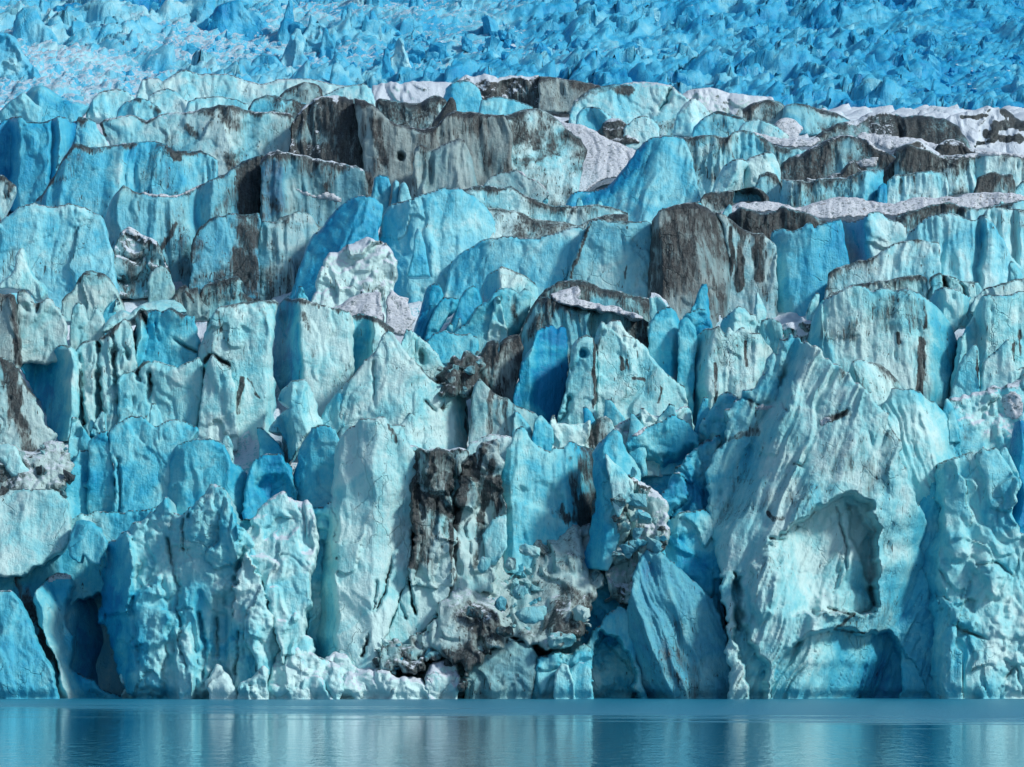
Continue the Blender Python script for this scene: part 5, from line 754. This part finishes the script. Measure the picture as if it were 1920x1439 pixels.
heap(0, 503.2, '1160,1040 1162,940 1160,905 1180,890 1205,905 1235,922 1248,950 1250,1010 1232,1045 1200,1060', .3, '', 34, .45, 1.4,
     'dirty ice lump piled in the column between the blue fin and the rough blue wall', 'ice lumps piled in the column', 5, bed=False)
heap(0, 524, '820,740 830,690 850,665 880,660 905,670 900,700 885,740', .6, 'black dirt and crushed ice in the dark cleft of the middle terrace', 14, .4, 1.0,
     'small snowy ice lump in the dark cleft of the middle terrace', 'ice lumps in the dark cleft', 6, dirtb=.7)
heap(0, 497, '700,1262 722,1205 745,1200 770,1240 800,1235 800,1262', .6, 'brown pebbly ice crust above the low pale foot', 20, .35, .9,
     'dirty pebble of ice above the long low pale foot', 'ice pebbles above the pale foot', 8, dirtb=.5)
BIG = [(0, 993, 1032, 498.5, 1.5, (1.35, .8, .65), .2, .2, 'flat pale boulder of ice at the top of the brown rubble slope'),
       (0, 998, 1152, 496, 1.9, (1.35, .9, .62), .5, .05, 'large blue striped boulder of ice in the middle of the brown rubble slope'),
       (0, 938, 1132, 496.5, 1.1, (.9, .8, 1.0), .3, .12, 'round pale boulder of ice left of the large blue striped boulder'),
       (0, 1050, 1200, 496.5, 2.0, (1.3, .9, .8), .5, .08, 'dark teal boulder of ice low on the right of the rubble slope'),
       (0, 908, 1060, 500, 1.1, (1, .8, 1.1), .25, .3, 'grey knobbly boulder at the upper left of the rubble slope'),
       (0, 958, 1058, 499, 1.1, (1, .8, .9), .25, .25, 'speckled grey boulder below the pale flake'),
       (0, 975, 1110, 497.5, 1.3, (1.2, .9, .8), .45, .1, 'teal ice boulder above the large blue striped boulder'),
       (0, 1090, 1150, 498, 1.5, (1.2, .9, .7), .15, .15, 'white icy boulder at the right of the rubble slope'),
       (0, 850, 1175, 498, 1.1, (1.1, .8, .9), .2, .4, 'dirty boulder at the left tip of the rubble slope'),
       (0, 890, 1150, 497, 1.1, (1.1, .8, .8), .35, .3, 'dark grey boulder left of the round pale boulder'),
       (0, 945, 1185, 496, 1.1, (1.2, .9, .8), .2, .3, 'grey boulder perched above the glassy green boulder')]
for i, (z, x, y, D, s, st, b, d, lb) in enumerate(BIG):
    o = lump_data(900+i, dict(blue=b, dirt=d+.15, grey=.3, snow=.3), M_ICE, 'ice_boulder', n=26, stretch=st, sub=3, rough=.25)
    o.data.polygons.foreach_set('use_smooth', np.ones(len(o.data.polygons), bool))
    s *= .75; o.location = world(x, y, D); o.scale = (s, s, s); o.rotation_euler = (.1, .15*(-1)**i, .3*i)
    tag(o, lb, 'ice boulder', 'boulders on the rubble slope')

# ---------------------------------------------------------------- terrain: the glacier bed behind and under the seracs
def sheet(name, prof, d0, d1, nd, px0, px1, npx, disp, mat, attrs):
    D = np.linspace(d0, d1, nd) if not hasattr(nd, '__len__') else np.array(nd)
    px = np.linspace(px0, px1, npx); DD, PX = np.meshgrid(D, px, indexing='ij')
    row = np.interp(DD, [p[0] for p in prof], [p[1] for p in prof])
    X = (PX-CX)*DD/F; Z = CH+(HZ-row)*DD/F
    dx, dy, dz, at = disp(X, DD, Z)
    V = np.stack([X+dx, DD+dy, Z+dz], -1).reshape(-1, 3)
    idx = np.arange(nd*npx).reshape(nd, npx)
    q = np.stack([idx[:-1, :-1], idx[:-1, 1:], idx[1:, 1:], idx[1:, :-1]], -1).reshape(-1, 4)
    o = mesh_obj(name, V, q, mat, {k: np.broadcast_to(v, DD.shape).ravel() for k, v in at.items()}, True)
    return o
def bed(X, D, Z):
    f1, f2, v, ax, ay = worley(X*.25, D*.25+Z*.2, 5)
    dz = 2.2*fbm(X*.08, D*.08, 3, 4)+1.3*(v-.5)+(v-.5)*ax*2+.5*fbm(X*.5, D*.5, 9, 3)
    return 0*X, 0*X, dz, dict(blue=.35, dirt=.3, grey=.2, snow=.55)
o = sheet('terrain', [(511, 1400), (516, 1060), (522, 880), (540, 730), (548, 670), (566, 620), (590, 540), (600, 490), (640, 430), (660, 390), (700, 290), (770, 225), (800, 212), (860, 240), (900, 262)],
          511, 900, 390, -360, 2280, 480, bed, M_ICE, None)
tag(o, 'snowy ice bed of the glacier between the seracs', None, None, 'structure')
def fall(X, D, Z):
    wx = .8*fbm(X*.05, D*.05, 41, 3); wy = .8*fbm(X*.05, D*.05, 43, 3)
    big = sstep(-.16, .22, fbm(X*.018, D*.02, 51, 3)+.08+.10*np.clip(X/100, -1, 1))      # snowy hollows between the towers
    a_ = facets(X*.13+wx, D*.10+wy, 15, 1.0, 3.4, .8); b_ = facets(X*.40+wx*2, D*.32+wy*2, 25, 1.0, 3.6, .5)
    c_ = facets(X*.95+wx*4, D*.85+wy*4, 35, 1.0, 3.4, .5)
    dz = (.4+.6*big)*(2.4*a_+1.5*b_)+.65*c_+4*fbm(X*.03, D*.03, 61, 3)+.35*fbm(X*1.2, D*1.2, 71, 3)
    dy = -1.2*b_*big; dx = .5*c_
    blue = .56+.25*fbm(X*.1, D*.1, 63, 3)+.17*np.clip(X/110, -1, 1)
    return dx, dy, dz, dict(blue=blue, dirt=0*X, grey=.02+0*X, snow=np.clip(.33-.2*big-.13*np.clip(X/80, -1, 1), 0, 1))
o = sheet('icefall_slope', FP, 862, 1200, 620, -380, 2300, 700, fall, M_FAR, None)
tag(o, 'steep tumbled blue icefall filling the top of the photo', None, None, 'structure')
# separate blocks standing in the icefall
rs = np.random.RandomState(12)
protos = []
for i in range(12):
    protos.append(lump_data(500+i, dict(blue=.52+.25*rs.rand(), dirt=0, grey=0, snow=.1+.15*rs.rand()), M_FAR, 'ice_block',
                  n=rs.randint(18, 30), stretch=(.9, .8, 1.0+.4*rs.rand()), sub=2, rough=.3))
used = set(); LB = ('left', 'middle', 'right')
for cnt in range(290):
    D = 905+rs.rand()*190; px = rs.uniform(-20, 1940)
    if px < 640 and rs.rand() < .45: px = rs.uniform(640, 1940)
    row = np.interp(D, [p[0] for p in FP], [p[1] for p in FP])
    i = cnt % 12; o = protos[i] if i not in used else protos[i].copy()
    if i in used: COL.objects.link(o)
    used.add(i); s = 1.1+2.2*rs.rand()**2
    w = world(px, row, D); o.location = (w[0], w[1], w[2]+s*.5); o.scale = (s*(.8+.6*rs.rand()), s, s*(.65+.4*rs.rand()))
    o.rotation_euler = (rs.uniform(-.4, .2), rs.uniform(-.45, .45), rs.uniform(0, 6.28))
    r = 0 if px < 640 else 1 if px < 1280 else 2
    tag(o, 'jagged blue ice block among many tumbled in the %s part of the icefall' % LB[r], 'ice block', 'ice blocks in the %s part of the icefall' % LB[r])
# crushed ice between them: nobody could count it
PV = [lump_mesh(700+i, n=12, sub=0, rough=0) for i in range(8)]
Vs, Fs, bl_, sn_, off = [], [], [], [], 0
for j in range(1800):
    V, Fc = PV[j % 8]; D = 890+rs.rand()*230; px = rs.uniform(-200, 2120); row = np.interp(D, [p[0] for p in FP], [p[1] for p in FP])
    s = .35+.8*rs.rand()**2.2; R_ = np.array(Euler((rs.uniform(-.6, .6), rs.uniform(-.6, .6), rs.uniform(0, 6.3))).to_matrix())
    w = np.array(world(px, row, D))+np.array((0, 0, 1.2*rs.rand()+.6))
    Vs.append((V*s*np.array((1, 1, .8+.8*rs.rand())))@R_.T+w); Fs.append(Fc+off); off += len(V)
    bl_.append(np.full(len(V), .42+.35*rs.rand()+.14*np.clip((px-960)/960, -1, 1))); sn_.append(np.full(len(V), .2+.4*rs.rand()))
V = np.concatenate(Vs)
o = mesh_obj('icefall_rubble', V, np.concatenate(Fs), M_FAR, dict(blue=np.concatenate(bl_), snow=np.concatenate(sn_), dirt=np.zeros(len(V)), grey=np.zeros(len(V))), False)
tag(o, 'crushed ice rubble scattered over the whole icefall', 'ice rubble', None, 'stuff')

# ---------------------------------------------------------------- water
def water_material():
    m = bpy.data.materials.new('lake_water'); m.use_nodes = True; T = NT(m); bs = T.n['Principled BSDF']
    P = T.node('ShaderNodeNewGeometry').outputs['Position']
    sep = T.node('ShaderNodeSeparateXYZ'); T.l.new(P, sep.inputs[0])
    bs.inputs['Base Color'].default_value = (0.010, 0.19, 0.31, 1); bs.inputs['IOR'].default_value = 1.5
    edge = T.noise(T.mapping(P, (.012, .02, 0)), 1.0, 3, .55)
    yy = T.math('ADD', sep.outputs[1], T.math('MULTIPLY', T.math('SUBTRACT', edge, .5), 150))
    yy = T.math('ADD', yy, T.math('MULTIPLY', sep.outputs[0], .9))
    st_ = T.noise(T.mapping(P, (.03, .16, 0)), 1.0, 4, .6)
    yy = T.math('ADD', yy, T.math('MULTIPLY', T.math('SUBTRACT', st_, .5), 190))
    wind = T.ss(yy, 340, 385)                                   # a breeze ruffles the water below the ice front
    a = T.noise(T.mapping(P, (.8, .22, 0)), 1.0, 4, .6, .3)
    c = T.noise(T.mapping(P, (2.4, 1.6, 0)), 1.0, 3, .6)
    a2 = T.noise(T.mapping(P, (1.7, .5, 0)), 1.0, 3, .6, .3); a = T.math('ADD', a, T.math('MULTIPLY', a2, .45))
    h = T.math('ADD', a, T.math('MULTIPLY', c, T.math('ADD', T.math('MULTIPLY', wind, 1.6), .10)))
    b = T.node('ShaderNodeBump'); b.inputs['Distance'].default_value = .13
    T.set(b.inputs['Strength'], T.math('ADD', T.math('MULTIPLY', wind, .9), .55))
    T.l.new(h, b.inputs['Height']); T.l.new(b.outputs[0], bs.inputs['Normal'])
    T.set(bs.inputs['Roughness'], T.math('ADD', T.math('MULTIPLY', wind, .25), .04))
    return m
me = bpy.data.meshes.new('water')
me.from_pydata([(-500, 20, 0), (500, 20, 0), (500, 620, 0), (-500, 620, 0)], [], [(0, 1, 2, 3)])
me.materials.append(water_material()); o = bpy.data.objects.new('water', me); COL.objects.link(o); tag(o, 'calm blue lake water reflecting the ice', None, None, 'structure')

# ---------------------------------------------------------------- light, sky, camera
SUN_EL, SUN_AZ = 38.0, 118.0          # azimuth clockwise from +Y: behind the camera's right shoulder
w = bpy.data.worlds.new('World'); SC.world = w; w.use_nodes = True
nt = w.node_tree; bg = nt.nodes['Background']; sk = nt.nodes.new('ShaderNodeTexSky'); sk.sky_type = 'NISHITA'; sk.sun_disc = False
sk.sun_elevation = math.radians(SUN_EL); sk.sun_rotation = math.radians(SUN_AZ); sk.ozone_density = 2.0
nt.links.new(sk.outputs[0], bg.inputs[0]); bg.inputs[1].default_value = SKY
L_ = bpy.data.lights.new('sun', 'SUN'); L_.energy = SUN; L_.angle = math.radians(SUN_ANG); L_.color = (1, .96, .90)
so = bpy.data.objects.new('sun', L_); COL.objects.link(so)
a, e_ = math.radians(SUN_AZ), math.radians(SUN_EL)
dirv = Vector((math.sin(a)*math.cos(e_), math.cos(a)*math.cos(e_), math.sin(e_)))
so.rotation_euler = dirv.to_track_quat('Z', 'Y').to_euler(); so.location = (100, -50, 200)
cam = bpy.data.cameras.new('camera'); co = bpy.data.objects.new('camera', cam); COL.objects.link(co); SC.camera = co
co.location = (0, 0, CH); co.rotation_euler = (math.radians(90), 0, 0)
cam.sensor_width = 36; cam.sensor_fit = 'HORIZONTAL'; cam.lens = F/1920*36; cam.shift_y = (HZ-719.5)/1920
cam.clip_start = 1; cam.clip_end = 20000
SC.view_settings.view_transform = 'Standard'; SC.view_settings.look = 'None'; SC.view_settings.exposure = EXPO; SC.view_settings.gamma = 1
SC.cycles.max_bounces = 5; SC.cycles.diffuse_bounces = 3; SC.cycles.glossy_bounces = 3
SC.cycles.use_denoising = True
